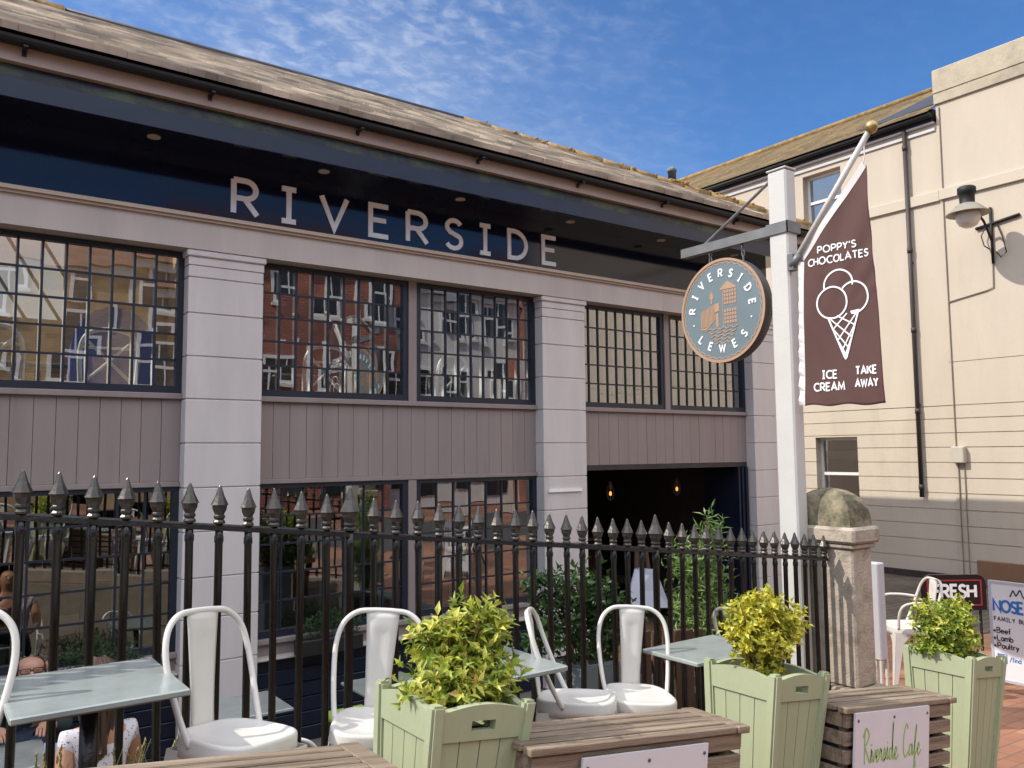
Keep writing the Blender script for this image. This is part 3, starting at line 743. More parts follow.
wp(MB().lathe([(.15, 3.44), (.165, 3.38), (.16, 3.30), (.12, 3.23), (.06, 3.195), (0, 3.19)], (lx, ly, 0), 20), 'globe', mat('clouded_glass_globe', (.64, .60, .50), .12, .08, 4), lamp)
# ------------------------------------------------------------------ railing
rail = thing('iron_railing', 'black iron railing with spear heads between pavement and terrace', 'railing', (2.5, 3.25, zg(2.5)))
mb = MB(); (xa, ya), (xb, yb) = fpt(-9), fpt(43.3)
za, zb = zrail(xa), zrail(xb)
for (w, z0, z1) in ((.017, -.012, .006), (.011, .0065, .013)):
    mb.hexa([(xa, ya-w, za+z0), (xb, yb-w, zb+z0), (xb, yb+w, zb+z0), (xa, ya+w, za+z0)], [(xa, ya-w*.8, za+z1), (xb, yb-w*.8, zb+z1), (xb, yb+w*.8, zb+z1), (xa, ya+w*.8, za+z1)])
wp(mb, 'rail', M_black, rail)
mb = MB(); zo = .16
mb.hexa([(xa, ya-.014, zg(xa)+zo), (xb, yb-.014, zg(xb)+zo), (xb, yb+.014, zg(xb)+zo), (xa, ya+.014, zg(xa)+zo)], [(xa, ya-.014, zg(xa)+zo+.02), (xb, yb-.014, zg(xb)+zo+.02), (xb, yb+.014, zg(xb)+zo+.02), (xa, ya+.014, zg(xa)+zo+.02)])
wp(mb, 'rail', M_black, rail)
def bar_mesh(s):
    mb = MB()
    mb.lathe([(.0145*s, -1.06), (.0145*s, -.06), (.017*s, -.055), (.017*s, -.035), (.0145*s, -.03), (.0145*s, .012)], seg=10)
    a = mb.build('baluster', M_black)
    mb = MB()
    mb.lathe([(.0, .012), (.0215*s, .0125), (.0225*s, .020), (.016*s, .028), (.0215*s, .036), (.0205*s, .043), (.0165*s, .047), (.026*s, .066), (.0275*s, .078), (.0275*s, .081), (.033*s, .0835), (.017*s, .118), (.006*s, .152), (0, .160)] if s < 1.1 else
             [(.0, .012), (.0215*s, .0125), (.0225*s, .020), (.016*s, .028), (.0215*s, .036), (.0205*s, .043), (.0165*s, .047), (.026*s, .069), (.0275*s, .085), (.0275*s, .088), (.034*s, .091), (.018*s, .138), (.006*s, .186), (0, .197)], seg=8, smooth=False)
    b = mb.build('finial', M_tip); b.parent = a
    return a
b0, b1 = bar_mesh(1.0), bar_mesh(1.28)
done = {0: False, 1: False}
rb = random.Random(21)
for k in range(-8, 44):
    big = 1 if k in (-6, 11, 28) else 0; src = (b0, b1)[big]
    o = src if not done[big] else copy_tree(src)
    done[big] = True
    x, y = fpt(k+rb.uniform(-.03, .03)); o.parent = rail
    o.location = Vector((x, y, zrail(x)+rb.uniform(-.003, .004)))-rail.location
    o.rotation_euler = (rb.gauss(0, .006), rb.gauss(0, .006), rb.uniform(0, .8))

# ------------------------------------------------------------------ gate pier
pier = thing('gate_pier', 'lichen stained sandstone gate pier with domed cap at railing end', 'pier', (5.16, 3.33, -1.6))
mb = MB()
px0, px1, py0, py1 = 5.05, 5.28, 3.15, 3.60
mb.box(px0, px1, py0, py1, -1.56, -.655, .012); wp(mb, 'shaft', M_stone, pier)
wp(MB().box(px0-.05, px1+.05, py0-.05, py1+.05, -1.9, -1.562, .015), 'plinth', M_kerb, pier)
mb = MB().box(px0-.045, px1+.045, py0-.045, py1+.045, -.625, -.515, .018); mb.box(px0-.02, px1+.02, py0-.02, py1+.02, -.66, -.626, .01)
wp(mb, 'cap', M_stone, pier)
mb = MB()   # four-sided swept dome
prof = [(1, 0), (.985, .06), (.93, .115), (.82, .165), (.64, .205), (.42, .232), (.18, .248), (0, .252)]
cx, cy, hx, hy = (px0+px1)/2, (py0+py1)/2, (px1-px0)/2+.015, (py1-py0)/2+.0
rings = []
for r, z in prof:
    if r == 0: rings.append([mb.bm.verts.new((cx, cy, -.513+z))])
    else:
        ring = []
        for (sx, sy, tx, ty) in ((-1, -1, 1, 0), (1, -1, 0, 1), (1, 1, -1, 0), (-1, 1, 0, -1)):
            for q in range(3): ring.append(mb.bm.verts.new((cx+(sx+tx*2*q/3)*hx*r, cy+(sy+ty*2*q/3)*hy*r, -.513+z*(1-.0*abs(q-1)))))
        rings.append(ring)
for A, B in zip(rings, rings[1:]):
    for q in range(12):
        if len(B) == 1: mb.bm.faces.new((A[q], A[(q+1) % 12], B[0]))
        else: mb.bm.faces.new((A[q], A[(q+1) % 12], B[(q+1) % 12], B[q]))
mb.bm.faces.new(rings[0][::-1])
wp(mb, 'dome', M_stone2, pier)

# narrow board behind the pier
bd = thing('folded_board', 'narrow grey white folded board standing behind the stone pier', 'board', (5.98, 3.56, -1.9))
wp(MB().box(5.935, 6.03, 3.50, 3.60, -1.58, -.86, .008), 'panel', mat('dull_white_board', (.50, .50, .53), .5, .04), bd)
mb = MB()
for (x, y) in ((5.945, 3.51), (6.02, 3.51), (5.945, 3.59), (6.02, 3.59)): mb.box(x-.012, x+.012, y-.008, y+.008, -1.9, -1.58)
wp(mb, 'leg', M_chair, bd)

# ------------------------------------------------------------------ sign post, hanging sign, flag
post = thing('sign_post', 'tall white square post carrying the hanging sign and flagpole', 'post', (4.97, 3.52, TZ))
mb = MB().box(4.90, 5.02, 3.45, 3.605, TZ, 1.985, .012); mb.box(4.895, 5.025, 3.445, 3.61, 1.987, 2.0, .004)
wp(mb, 'shaft', M_postw, post)
mb = MB().box(4.905, 4.965, 3.60, 4.445, 1.53, 1.60); mb.box(4.888, 4.90, 3.435, 3.62, 1.525, 1.605); mb.box(4.888, 5.035, 3.436, 3.449, 1.525, 1.605)
am = wp(mb, 'sign_arm', M_steel, post)
wp(MB().tube([(4.935, 3.61, 1.93), (4.935, 4.22, 1.60)], .011, 6), 'stay_rod', M_steel, am)
wp(MB().box(4.88, 4.94, 3.40, 3.449, 1.24, 1.36, .004).tube([(4.905, 3.425, 1.27), (4.905, 3.36, 1.345)], .03, 10), 'flag_socket', M_steel, post)
A = Vector((4.905, 3.40, 1.30)); B = Vector((4.905, 2.815, 2.045))
pl = wp(MB().tube([A.lerp(B, .02), B], [.023, .020], 10), 'flagpole', M_postw, post)
wp(MB().lathe([(0, -.042), (.025, -.036), (.040, -.012), (.042, .005), (.034, .026), (.015, .040), (0, .042)], (4.905, 2.80, 2.065), 14), 'ball_finial', M_brass, pl)
mb = MB(); mb.tube([A.lerp(B, .93), (4.903, 2.853, 1.885), (4.90, 2.865, 1.84)], .004, 5)
wp(mb, 'halyard', M_whitecloth, pl)

# hanging sign (disc faces along the street)
hs = thing('hanging_sign', 'round slate blue hanging sign with copper rim and riverside drawing', 'sign', (4.935, 4.02, .66))
CY, CZ, DR = 4.04, 1.052, .395
MX = Matrix(((0, 0, -1), (0, 1, 0), (1, 0, 0)))     # lathe axis z -> -X
Mx4 = Matrix(((0, 0, -1, 0), (0, 1, 0, 0), (1, 0, 0, 0), (0, 0, 0, 1)))
wp(MB().lathe([(DR-.006, -.045), (DR, -.04), (DR, .04), (DR-.006, .0445)], (4.935, CY, CZ), 64, Mx4), 'rim', M_rim, hs)
face = wp(MB().lathe([(0, .0452), (DR-.02, .0452), (DR-.02, .0456), (0, .0456)], (4.935, CY, CZ), 64, Mx4, False), 'sign_face', M_slateblue, hs)
fD = lambda u, v, h: (4.935-.0458-h, CY-u, CZ+v)
mb = MB()
mb.ribbon(arc(0, 0, DR-.010, DR-.010, 0, 360, 72)[:-1], .020, fD, .004, closed=True)
mb.ribbon([((DR-.034+.0055*math.cos(40*R(a)))*math.cos(R(a)), (DR-.034+.0055*math.cos(40*R(a)))*math.sin(R(a))) for a in [i*1.5 for i in range(240)]], .0065, fD, .002, closed=True)
wp(mb, 'border', M_copper, face)
mb = MB()
def arc_text(t, rad, angs, h, w, inv=False):
    for c, a in zip(t, angs):
        gw, sts = GL[c]; ca, sa = math.cos(R(a)), math.sin(R(a))
        up = (ca, sa) if not inv else (-ca, -sa); rt = (up[1], -up[0])
        for q, st in enumerate(sts):
            cl = len(st) > 8 and abs(st[0][0]-st[-1][0]) < 1e-6 and abs(st[0][1]-st[-1][1]) < 1e-6
            s2 = st[:-1] if cl else st
            pts = [(rad*ca+rt[0]*(p[0]-gw/2)*h+up[0]*(p[1]-.5)*h, rad*sa+rt[1]*(p[0]-gw/2)*h+up[1]*(p[1]-.5)*h) for p in s2]
            mb.ribbon(pts, w, fD, .004+.0003*q, closed=cl)
arc_text('RIVERSIDE', .285, [174, 152, 131, 110, 90, 70, 50, 28, 5], .056, .012)
arc_text('LEWES', .285, [226, 247, 270, 294, 316], .056, .012, True)
for a in (197, 343): mb.ribbon(arc(.285*math.cos(R(a)), .285*math.sin(R(a)), .004, .004, 0, 360, 8)[:-1], .006, fD, .003, closed=True)
wp(mb, 'lettering', M_white, face)
mb = MB()
def cop(pts, e=.002): mb.poly([fD(u, v, 0) for u, v in pts], (-e, 0, 0))
cop([(-.01, .165), (.06, .215), (.14, .165), (.14, .155), (-.01, .155)])                     # roof of the tall mill
for i in range(5):
    for j in range(9):
        if j == 4: continue
        x, z = .035+i*.024, .138-j*.029
        cop([(x-.009, z-.011), (x+.009, z-.011), (x+.009, z+.011), (x-.009, z+.011)])
cop([(.012, -.13), (.018, -.13), (.018, .15), (.012, .15)])
for q in range(11):                                                                          # bridge, hatched
    x = -.20+.0125*q; zt = .01+.045*(x+.20)/.13; zbm = -.112 if x < -.15 else -.115+.062*(x+.15)/.08
    cop([(x, zbm), (x+.0085, zbm), (x+.0085, zt), (x, zt)])
cop([(-.205, -.128), (-.15, -.132), (-.06, -.062), (-.06, -.052), (-.152, -.119), (-.205, -.115)])
cop([(-.065, .055), (-.02, .062), (-.02, .0), (-.065, -.01)]); cop([(-.055, -.02), (-.03, -.015), (-.03, -.12), (-.055, -.12)])
cop([(-.10, .06), (-.085, .065), (-.085, .10), (-.10, .10)]); cop([(-.112, .10), (-.073, .10), (-.082, .145), (-.103, .145)]); cop([(-.098, .146), (-.087, .146), (-.0925, .17)])
for r_ in range(5):
    hw = .155-.022*r_
    mb.ribbon([(.0+u, -.135-.027*r_+.007*math.sin(u*95+r_)) for u in [(-hw+2*hw*i/30) for i in range(31)]], .007, fD, .003)
wp(mb, 'drawing', M_copper, face)
for y in (3.86, 4.17):
    mb = MB()
    mb.tube([(4.935+.012*math.cos(a), y, 1.505+.025*math.sin(a)) for a in [2*PI*i/12 for i in range(12)]], .005, 6, closed=True)
    mb.tube([(4.935, y+.012*math.cos(a), 1.462+.026*math.sin(a)) for a in [2*PI*i/12 for i in range(12)]], .005, 6, closed=True)
    mb.tube([(4.935, y, 1.44), (4.935, y, CZ+math.sqrt(DR*DR-(y-CY)**2)-.01)], .007, 6)
    wp(mb, 'hook', M_steel, hs)

# flag
BX = 4.905
ban = thing('hanging_banner', 'brown fabric banner with white ice cream cone drawing and lettering', 'banner', (BX, 3.1, .28))
def bedge(t):  # t 0 bottom..1 top : left and right y for height
    pass
def bdisp(y, z):
    t = max(0, (z-.9)/1.0)
    s_ = (3.36-y)/.55
    ang = (3.36-y)/max(.12, z-.55)*4.2
    return .013*t*math.sin(ang*5.2)+.005*math.sin(z*7+y*5)+.004*math.sin(z*23-y*31)*(.15+max(0, .6-z))
YL0, YL1, YR0, YR1 = 3.366, 3.335, 2.79, 2.852
mb = MB(); NU, NV = 44, 80
gv = {}
for i in range(NU+1):
    for j in range(NV+1):
        s_ = i/NU; ztop = 1.30+(1.83-1.30)*s_; zb_ = .298-.016*s_+.006*math.sin(s_*14)
        v = j/NV; z = zb_+(ztop-zb_)*v
        y = (YL0+(YL1-YL0)*v)*(1-s_)+(YR0+(YR1-YR0)*v**1.1)*s_
        gv[i, j] = mb.bm.verts.new((BX+bdisp(y, z), y, z))
for i in range(NU):
    for j in range(NV):
        f = mb.bm.faces.new((gv[i, j], gv[i+1, j], gv[i+1, j+1], gv[i, j+1])); f.smooth = True
cl = wp(mb, 'cloth', M_brown, ban)
sd = cl.modifiers.new('thickness', 'SOLIDIFY'); sd.thickness = .002; sd.offset = 1
mb = MB()
for (pts) in ([(3.372, 1.297, 3.336, 1.287), (3.408, .306, 3.368, .302)],):
    n = 30
    L_ = []
    for i in range(n+1):
        t = i/n; a = pts[0]; b = pts[1]; y0 = a[0]+(b[0]-a[0])*t; z0 = a[1]+(b[1]-a[1])*t; y1 = a[2]+(b[2]-a[2])*t-.001; z1 = a[3]+(b[3]-a[3])*t
        w_ = .006*math.sin(i*1.9)+.004*math.sin(i*4.3)
        L_.append((mb.bm.verts.new((BX+w_, y0, z0)), mb.bm.verts.new((BX+bdisp(y1, z1)-.0015, y1-.004, z1))))
    for (a, b), (c, d) in zip(L_, L_[1:]): mb.bm.faces.new((a, c, d, b))
h_ = wp(mb, 'hem', M_whitecloth, ban); sd = h_.modifiers.new('thickness', 'SOLIDIFY'); sd.thickness = .003; sd.offset = 0
mb = MB(); L_ = []
for i in range(25):
    s_ = i/24; y = YL1+(YR1-YL1)*s_; z = 1.30+.53*s_
    L_.append((mb.bm.verts.new((BX+bdisp(y, z)*.6, y+.03, z+.03)), mb.bm.verts.new((BX+bdisp(y, z)-.0015, y-.0, z-.006))))
for (a, b), (c, d) in zip(L_, L_[1:]): mb.bm.faces.new((a, c, d, b))
h2 = wp(mb, 'hem', M_whitecloth, ban); sd = h2.modifiers.new('thickness', 'SOLIDIFY'); sd.thickness = .003; sd.offset = 0
fB = lambda u, v, h: (BX+bdisp(-u, v)-.0028-h, -u, v)       # u = -y so reading runs left to right
mb = MB()
def btext(t, y0, y1, z0, z1, h, w):
    put_text(mb, t, lambda u, v, hh: fB(u, v+(z1-z0)*(u+y0)/(y0-y1), hh), -y0, z0, h, w, .24, .0012, width=y0-y1)
for a_ in (("POPPY'S", 3.217, 2.937, 1.322, 1.310, .044, .0088), ('CHOCOLATES', 3.297, 2.858, 1.246, 1.236, .046, .0088), ('ICE', 3.222, 3.115, .474, .470, .050, .0105), ('CREAM', 3.287, 3.062, .394, .388, .050, .0105), ('TAKE', 2.977, 2.836, .482, .480, .048, .0105), ('AWAY', 2.981, 2.830, .401, .398, .048, .0105)):
    mb = MB(); btext(*a_); wp(mb, 'lettering', M_white, cl)
mb = MB(); W_ = .0115
fb = lambda pts, closed=False: mb.ribbon([(-y, z) for y, z in pts], W_, fB, .0014, closed=closed)
fb(arc(3.129, .972, .108, .105, 0, 360, 40)[:-1], True)
fb(arc(3.078, 1.085, .103, .098, -8, 190, 26))
fb(arc(2.975, .985, .10, .103, 42, 282, 26))
cA, cB, cC = (3.161, .872), (2.944, .897), (3.047, .594)
fb([(3.0, .893), cB, (3.04, .60), (3.047, .592), (3.054, .60), cA, (3.13, .868)])
lerp = lambda a, b, t: (a[0]+(b[0]-a[0])*t, a[1]+(b[1]-a[1])*t)
for t0, t1 in ((.72, .3), (.44, .58), (.16, .84)):
    pass
W_ = .009
for (p, q) in ((lerp(cA, cB, .30), lerp(cB, cC, .30)), (lerp(cA, cB, .02), lerp(cB, cC, .55)), (lerp(cA, cC, .28), lerp(cB, cC, .78)), (lerp(cA, cC, .60), lerp(cB, cC, .95)),
               (lerp(cA, cB, .98), lerp(cA, cC, .55)), (lerp(cA, cB, .62), lerp(cA, cC, .28)), (lerp(cB, cC, .28), lerp(cA, cC, .80)), (lerp(cB, cC, .60), lerp(cA, cC, .95))):
    fb([p, lerp(p, q, .33), lerp(p, q, .66), q])
wp(mb, 'drawing', M_white, cl)

# ------------------------------------------------------------------ planters, shrubs
SLOPE = math.atan(.125)
def make_planter():
    r = thing('planter_box', 'x', 'planter')
    H, wt, wb = .68, .19, .145
    side_ = lambda z: wb+(wt-wb)*z/H
    for q in range(4):
        Mr = Matrix.Rotation(q*PI/2, 4, 'Z')
        P = lambda x, z, d: Mr @ Vector((x, -(side_(z)-d), z))
        mb = MB(); n = 4; xw = lambda z: side_(z)-.035
        for i in range(n):
            a, b = -1+2*i/n, -1+2*(i+1)/n; g = .0018
            zb_, zt = .045, H-.105
            mb.hexa([P(a*xw(zb_)+g, zb_, .016), P(b*xw(zb_)-g, zb_, .016), P(b*xw(zb_)-g, zb_, .03), P(a*xw(zb_)+g, zb_, .03)],
                    [P(a*xw(zt)+g, zt, .016), P(b*xw(zt)-g, zt, .016), P(b*xw(zt)-g, zt, .03), P(a*xw(zt)+g, zt, .03)])
        mb.hexa([P(-xw(.03), .03, .01), P(xw(.03), .03, .01), P(xw(.03), .03, .032), P(-xw(.03), .03, .032)], [P(-xw(.044), .044, .01), P(xw(.044), .044, .01), P(xw(.044), .044, .032), P(-xw(.044), .044, .032)])
        pan = mb.build('side_panel', M_sage, r)
        mb = MB(); N = 14      # arched top rail, a hand slot through the front and back ones
        slot = q in (0, 2)
        topz = lambda t: H-.020+.021*math.cos(t*PI/2)**1.0
        for i in range(N):
            a, b = -1+2*i/N, -1+2*(i+1)/N
            def seg(z0a, z0b, z1a, z1b):
                mb.hexa([P(a*xw(H-.07), z0a, .008), P(b*xw(H-.07), z0b, .008), P(b*xw(H-.07), z0b, .036), P(a*xw(H-.07), z0a, .036)],
                        [P(a*xw(H-.05), z1a, .008), P(b*xw(H-.05), z1b, .008), P(b*xw(H-.05), z1b, .036), P(a*xw(H-.05), z1a, .036)])
            if slot and abs(a+b)/2 < .32: seg(H-.103, H-.103, H-.075, H-.075); seg(H-.046, H-.046, topz(a), topz(b))
            else: seg(H-.103, H-.103, topz(a), topz(b))
        bmesh.ops.remove_doubles(mb.bm, verts=mb.bm.verts[:], dist=1e-5)
        mb.build('top_rail', M_sage, pan)
    for sx in (-1, 1):
        for sy in (-1, 1):
            mb = MB(); a, b = wb, wt; w = .045
            lo = [(a, a), (a-w, a), (a-w, a-w), (a, a-w)]; hi = [(b, b), (b-w, b), (b-w, b-w), (b, b-w)]
            o_ = lambda L__, z, k=0: [(sx*(x-k*(.5 if x > (L__[2][0]+.01) else -.5)), sy*(y-k*(.5 if y > (L__[2][1]+.01) else -.5)), z) for x, y in L__]
            mb.hexa(o_(lo, 0), o_(hi, H+.004))
            bmesh.ops.bevel(mb.bm, geom=mb.bm.edges[:], offset=.008, segments=2, affect='EDGES')
            mb.build('corner_post', M_sage, r)
    mb = MB(); s_ = side_(.55)-.04; mb.box(-s_, s_, -s_, s_, .46, .56)
    mb.build('soil', M_soil, r)
    return r
P0 = make_planter()
pls = []
for i, (x, y, z, lab) in enumerate(((1.345, 2.295, -.749-.68, 'sage green planter box holding the loose shrub with long pale leaves'),
                                    (2.915, 2.295, -.914-.68, 'sage green planter box holding the bright yellow leaved shrub'),
                                    (4.52, 2.295, -1.083-.68, 'sage green planter box holding the clipped green and yellow bush nearest the boards'))):
    o = P0 if i == 0 else copy_tree(P0)
    o.location = (x, y, z); o.rotation_euler = (0, SLOPE, 0); o['label'] = lab; o['group'] = 'green planters along the pavement'; pls.append(o)

L1 = leaf_mat('pale_variegated_leaf', [(0, (.07, .13, .02)), (.25, (.20, .29, .03)), (.5, (.45, .49, .06)), (.8, (.66, .62, .15)), (1, (.52, .34, .12))])
L2 = leaf_mat('yellow_leaf', [(0, (.12, .18, .02)), (.28, (.36, .37, .03)), (.6, (.62, .57, .05)), (.88, (.72, .66, .13)), (1, (.74, .70, .28))])
L3 = leaf_mat('green_gold_leaf', [(0, (.06, .13, .015)), (.3, (.16, .26, .025)), (.52, (.34, .42, .05)), (.78, (.58, .55, .08)), (1, (.70, .64, .2))])
L4 = leaf_mat('dark_shrub_leaf', [(0, (.014, .038, .009)), (.5, (.032, .078, .018)), (1, (.07, .14, .035))])
L5 = leaf_mat('light_bamboo_leaf', [(0, (.08, .15, .04)), (.5, (.20, .31, .085)), (1, (.40, .50, .20))])
L6 = leaf_mat('herb_leaf', [(0, (.018, .05, .012)), (.5, (.035, .085, .02)), (1, (.07, .13, .035))])
M_stem = mat('brown_stem', (.14, .085, .045), .8, .2, 20)
def stems(name, base, tops, parent, r=.006):
    mb = MB(); b = Vector(base)
    for t in tops:
        t = Vector(t); m = b.lerp(t, .5)+Vector((0, 0, .03)); b2 = b+Vector(((t.x-b.x)*.25, (t.y-b.y)*.25, 0))
        mb.tube([b2, m, t], [r, r*.8, r*.35], 5)
    return mb.build(name, M_stem, parent)
def shrub(name, label, cat, loc, clumps, lm, n, k, ln, wd, seed, up=.35, group=None):
    r = thing(name, label, cat, loc, group=group)
    foliage('foliage', clumps, lm, r, n, k, ln, wd, seed, up)
    tops = [(c[0], c[1], c[2]+c[5]*.5) for c in clumps]
    rg = random.Random(seed)
    for c in clumps:
        for _ in range(3): tops.append((c[0]+rg.uniform(-.7, .7)*c[3], c[1]+rg.uniform(-.7, .7)*c[4], c[2]+rg.uniform(-.2, .9)*c[5]))
    stems('stem', (0, 0, -.02), tops, r)
    return r
# loose shrub with long pale leaves
shrub('leafy_shrub', 'loose pale green shrub with long leaves in the planter nearest camera', 'shrub', (1.455, 2.305, -.87),
      [(-.11, -.02, .13, .13, .13, .11), (.08, .0, .13, .15, .15, .11), (-.10, .03, .25, .085, .09, .09), (.05, .03, .24, .13, .13, .11), (.13, .04, .29, .095, .10, .09), (.06, .02, .315, .09, .08, .075), (-.05, .02, .26, .09, .09, .08), (-.02, -.06, .13, .13, .1, .1)],
      L1, 560, 6, .043, .0185, 4, .8)
shrub('yellow_shrub', 'bright yellow leaved shrub bushy at the top in the middle planter', 'shrub', (2.985, 2.295, -1.035),
      [(-.02, .0, .10, .11, .11, .10), (.0, .0, .22, .15, .15, .11), (-.11, .02, .31, .105, .11, .095), (.11, -.01, .29, .115, .12, .095), (.01, .02, .355, .13, .12, .085), (.175, -.03, .25, .065, .07, .065), (-.15, 0, .24, .07, .08, .07)],
      L2, 760, 5, .030, .019, 8, .8)
shrub('clipped_shrub', 'dense rounded green and yellow bush clipped square in the far planter', 'shrub', (4.565, 2.31, -1.165),
      [(-.08, .02, .12, .13, .14, .12), (.10, .0, .12, .13, .14, .12), (-.10, .02, .24, .12, .14, .09), (.08, .0, .26, .135, .14, .09), (-.15, .03, .32, .07, .08, .07), (.01, -.03, .16, .15, .14, .12), (.12, 0, .30, .09, .1, .06)],
      L3, 760, 5, .029, .017, 15, .7)

# ------------------------------------------------------------------ bench boxes
def make_bench(L_, D_=.30, H_=.42, name_='bench_box'):
    """slatted storage bench; origin at the right front bottom corner, runs to -x"""
    r = thing(name_, 'x', 'bench')
    rg = random.Random(int(L_*100))
    mb = MB(); n = 5; g = .014; w = (D_-(n-1)*g)/n
    for i in range(n):
        y0 = i*(w+g)
        mb.box(-L_+.0, -.055, y0, y0+w, H_-.022+rg.uniform(-.002, .002), H_+rg.uniform(-.001, .002), .003)
    tp = mb.build('top_slats', M_wood, r)
    mb = MB(); mb.box(-.052, .012, -.006, D_+.006, H_-.024, H_+.002, .003); mb.build('end_board', M_wood, r)
    for (y0, y1) in ((.012, .032), (D_-.032, D_-.012)):
        mb = MB(); z = H_-.028
        while z > .06:
            mb.box(-L_+.02, -.012, y0, y1, z-.055, z, .003); z -= .072
        mb.build('side_slats', M_wood, r)
    mb = MB(); z = H_-.028
    while z > .06:
        mb.box(-.032, -.012, .033, D_-.033, z-.055, z, .003); z -= .072
    mb.build('end_slats', M_wood, r)
    mb = MB(); z = H_-.028
    while z > .06:
        mb.box(-L_+.02, -L_+.04, .033, D_-.033, z-.055, z, .003); z -= .072
    mb.build('end_slats', M_wood, r)
    for x in (-.075, -L_+.045):
        for y in (.034, D_-.064): MB().box(x, x+.03, y, y+.03, 0, H_-.026).build('corner_leg', M_wood, r)
    mb = MB(); mb.box(-L_+.05, -.05, .07, D_-.07, .05, H_-.03); mb.build('liner', M_dark, r)
    return r
def place(o, loc, lab, group, rot=(0, SLOPE, 0)):
    o.location = loc; o.rotation_euler = rot; o['label'] = lab; o['group'] = group
bt = lambda x, z: (x, 2.25, z)
B1 = make_bench(1.6, .27, .55); place(B1, (1.0, 1.985, -.826-.55), 'weathered slatted bench left of the loose leaved planter', 'slatted wooden benches')
B2 = make_bench(1.0, .27, .55); place(B2, (2.52-.065, 2.025, -1.0035-.55), 'weathered slatted bench with a blank white board on its front', 'slatted wooden benches')
B3 = make_bench(.89, .27, .55); place(B3, (4.04-.065, 2.025, -1.17-.55), 'weathered slatted bench with a green lettered cafe board on its front', 'slatted wooden benches')
def bench_board(par, x0, x1, z1, name_):
    mb = MB().box(x0, x1, -.010, -.0005, .05, z1); s_ = mb.build('sign_panel', M_panel, par)
    mb = MB()
    for x in (x0+.02, (x0+x1)/2, x1-.02): mb.lathe([(0, 0), (.006, 0), (.006, .003), (0, .004)], (x, -.010, z1-.03), 8, Matrix(((1, 0, 0, 0), (0, 0, -1, 0), (0, 1, 0, 0), (0, 0, 0, 1))))
    mb.build('screw', M_screw, s_)
    return s_
s2 = bench_board(B2, -.80, -.22, .51, '')
s3 = bench_board(B3, -.84, -.25, .53, '')
M_limetext = mat('green_script_paint', (.30, .44, .14), .5, .05); M_greytext = mat('grey_lettering', (.16, .16, .17), .5, .05)
# script lettering "Riverside Cafe"
def script(par, x0, z0, sc, mt):
    mb = MB(); f = lambda u, v, h: (x0+u*sc, -.0102-h, z0+v*sc)
    strokes = [
        [(.12, .0), (.10, .5), (.13, 1.0)], [(.02, .78), (.16, 1.05), (.34, .86), (.22, .6), (.12, .52), (.26, .28), (.40, .02)],
        [(.40, .02), (.47, .22), (.48, .38), (.47, .06), (.56, .1)], [(.49, .52), (.50, .56)],
        [(.56, .36), (.62, .04), (.72, .38)], [(.72, .38), (.76, .15), (.88, .26), (.84, .38), (.76, .24), (.82, .02), (.94, .12)],
        [(.94, .12), (.99, .38), (1.03, .30), (1.06, .34), (1.08, .06), (1.16, .1)],
        [(1.16, .1), (1.24, .38), (1.28, .12), (1.18, .02), (1.34, .12)], [(1.34, .12), (1.40, .38), (1.40, .06), (1.48, .12)], [(1.41, .52), (1.42, .56)],
        [(1.66, .34), (1.54, .34), (1.52, .06), (1.64, .1), (1.70, .6), (1.72, 1.12), (1.68, .5), (1.74, .04), (1.82, .12)],
        [(1.82, .12), (1.94, .26), (1.90, .38), (1.82, .22), (1.90, .0), (2.06, .14)],
        [(2.62, .88), (2.52, 1.02), (2.38, .72), (2.36, .22), (2.48, .02), (2.66, .18)],
        [(2.86, .34), (2.74, .36), (2.70, .08), (2.82, .1), (2.88, .36), (2.90, .06), (2.98, .14)],
        [(2.98, .14), (3.10, .60), (3.14, .94), (3.06, .6), (3.02, -.1), (3.00, -.46), (3.08, -.3), (3.06, .02), (3.18, .16)],
        [(3.18, .16), (3.32, .28), (3.28, .40), (3.20, .22), (3.28, .02), (3.42, .16)]]
    for q, s_ in enumerate(strokes): mb.ribbon(spline(s_, 6), .055, f, .0009+.0002*(q % 4))
    # widths are in script units, so scale the height only
    return mb.build('lettering', mt, par)
script(s3, -.785, .325, .135, M_limetext)
mb = MB(); put_text(mb, 'IN THE HEART OF LEWES', lambda u, v, h: (u, -.0102-h, v), -.55, .25, .020, .0038, .3, .0008, 'c'); mb.build('lettering', M_greytext, s3)
script(s2, -.745, .235, .135, M_limetext)
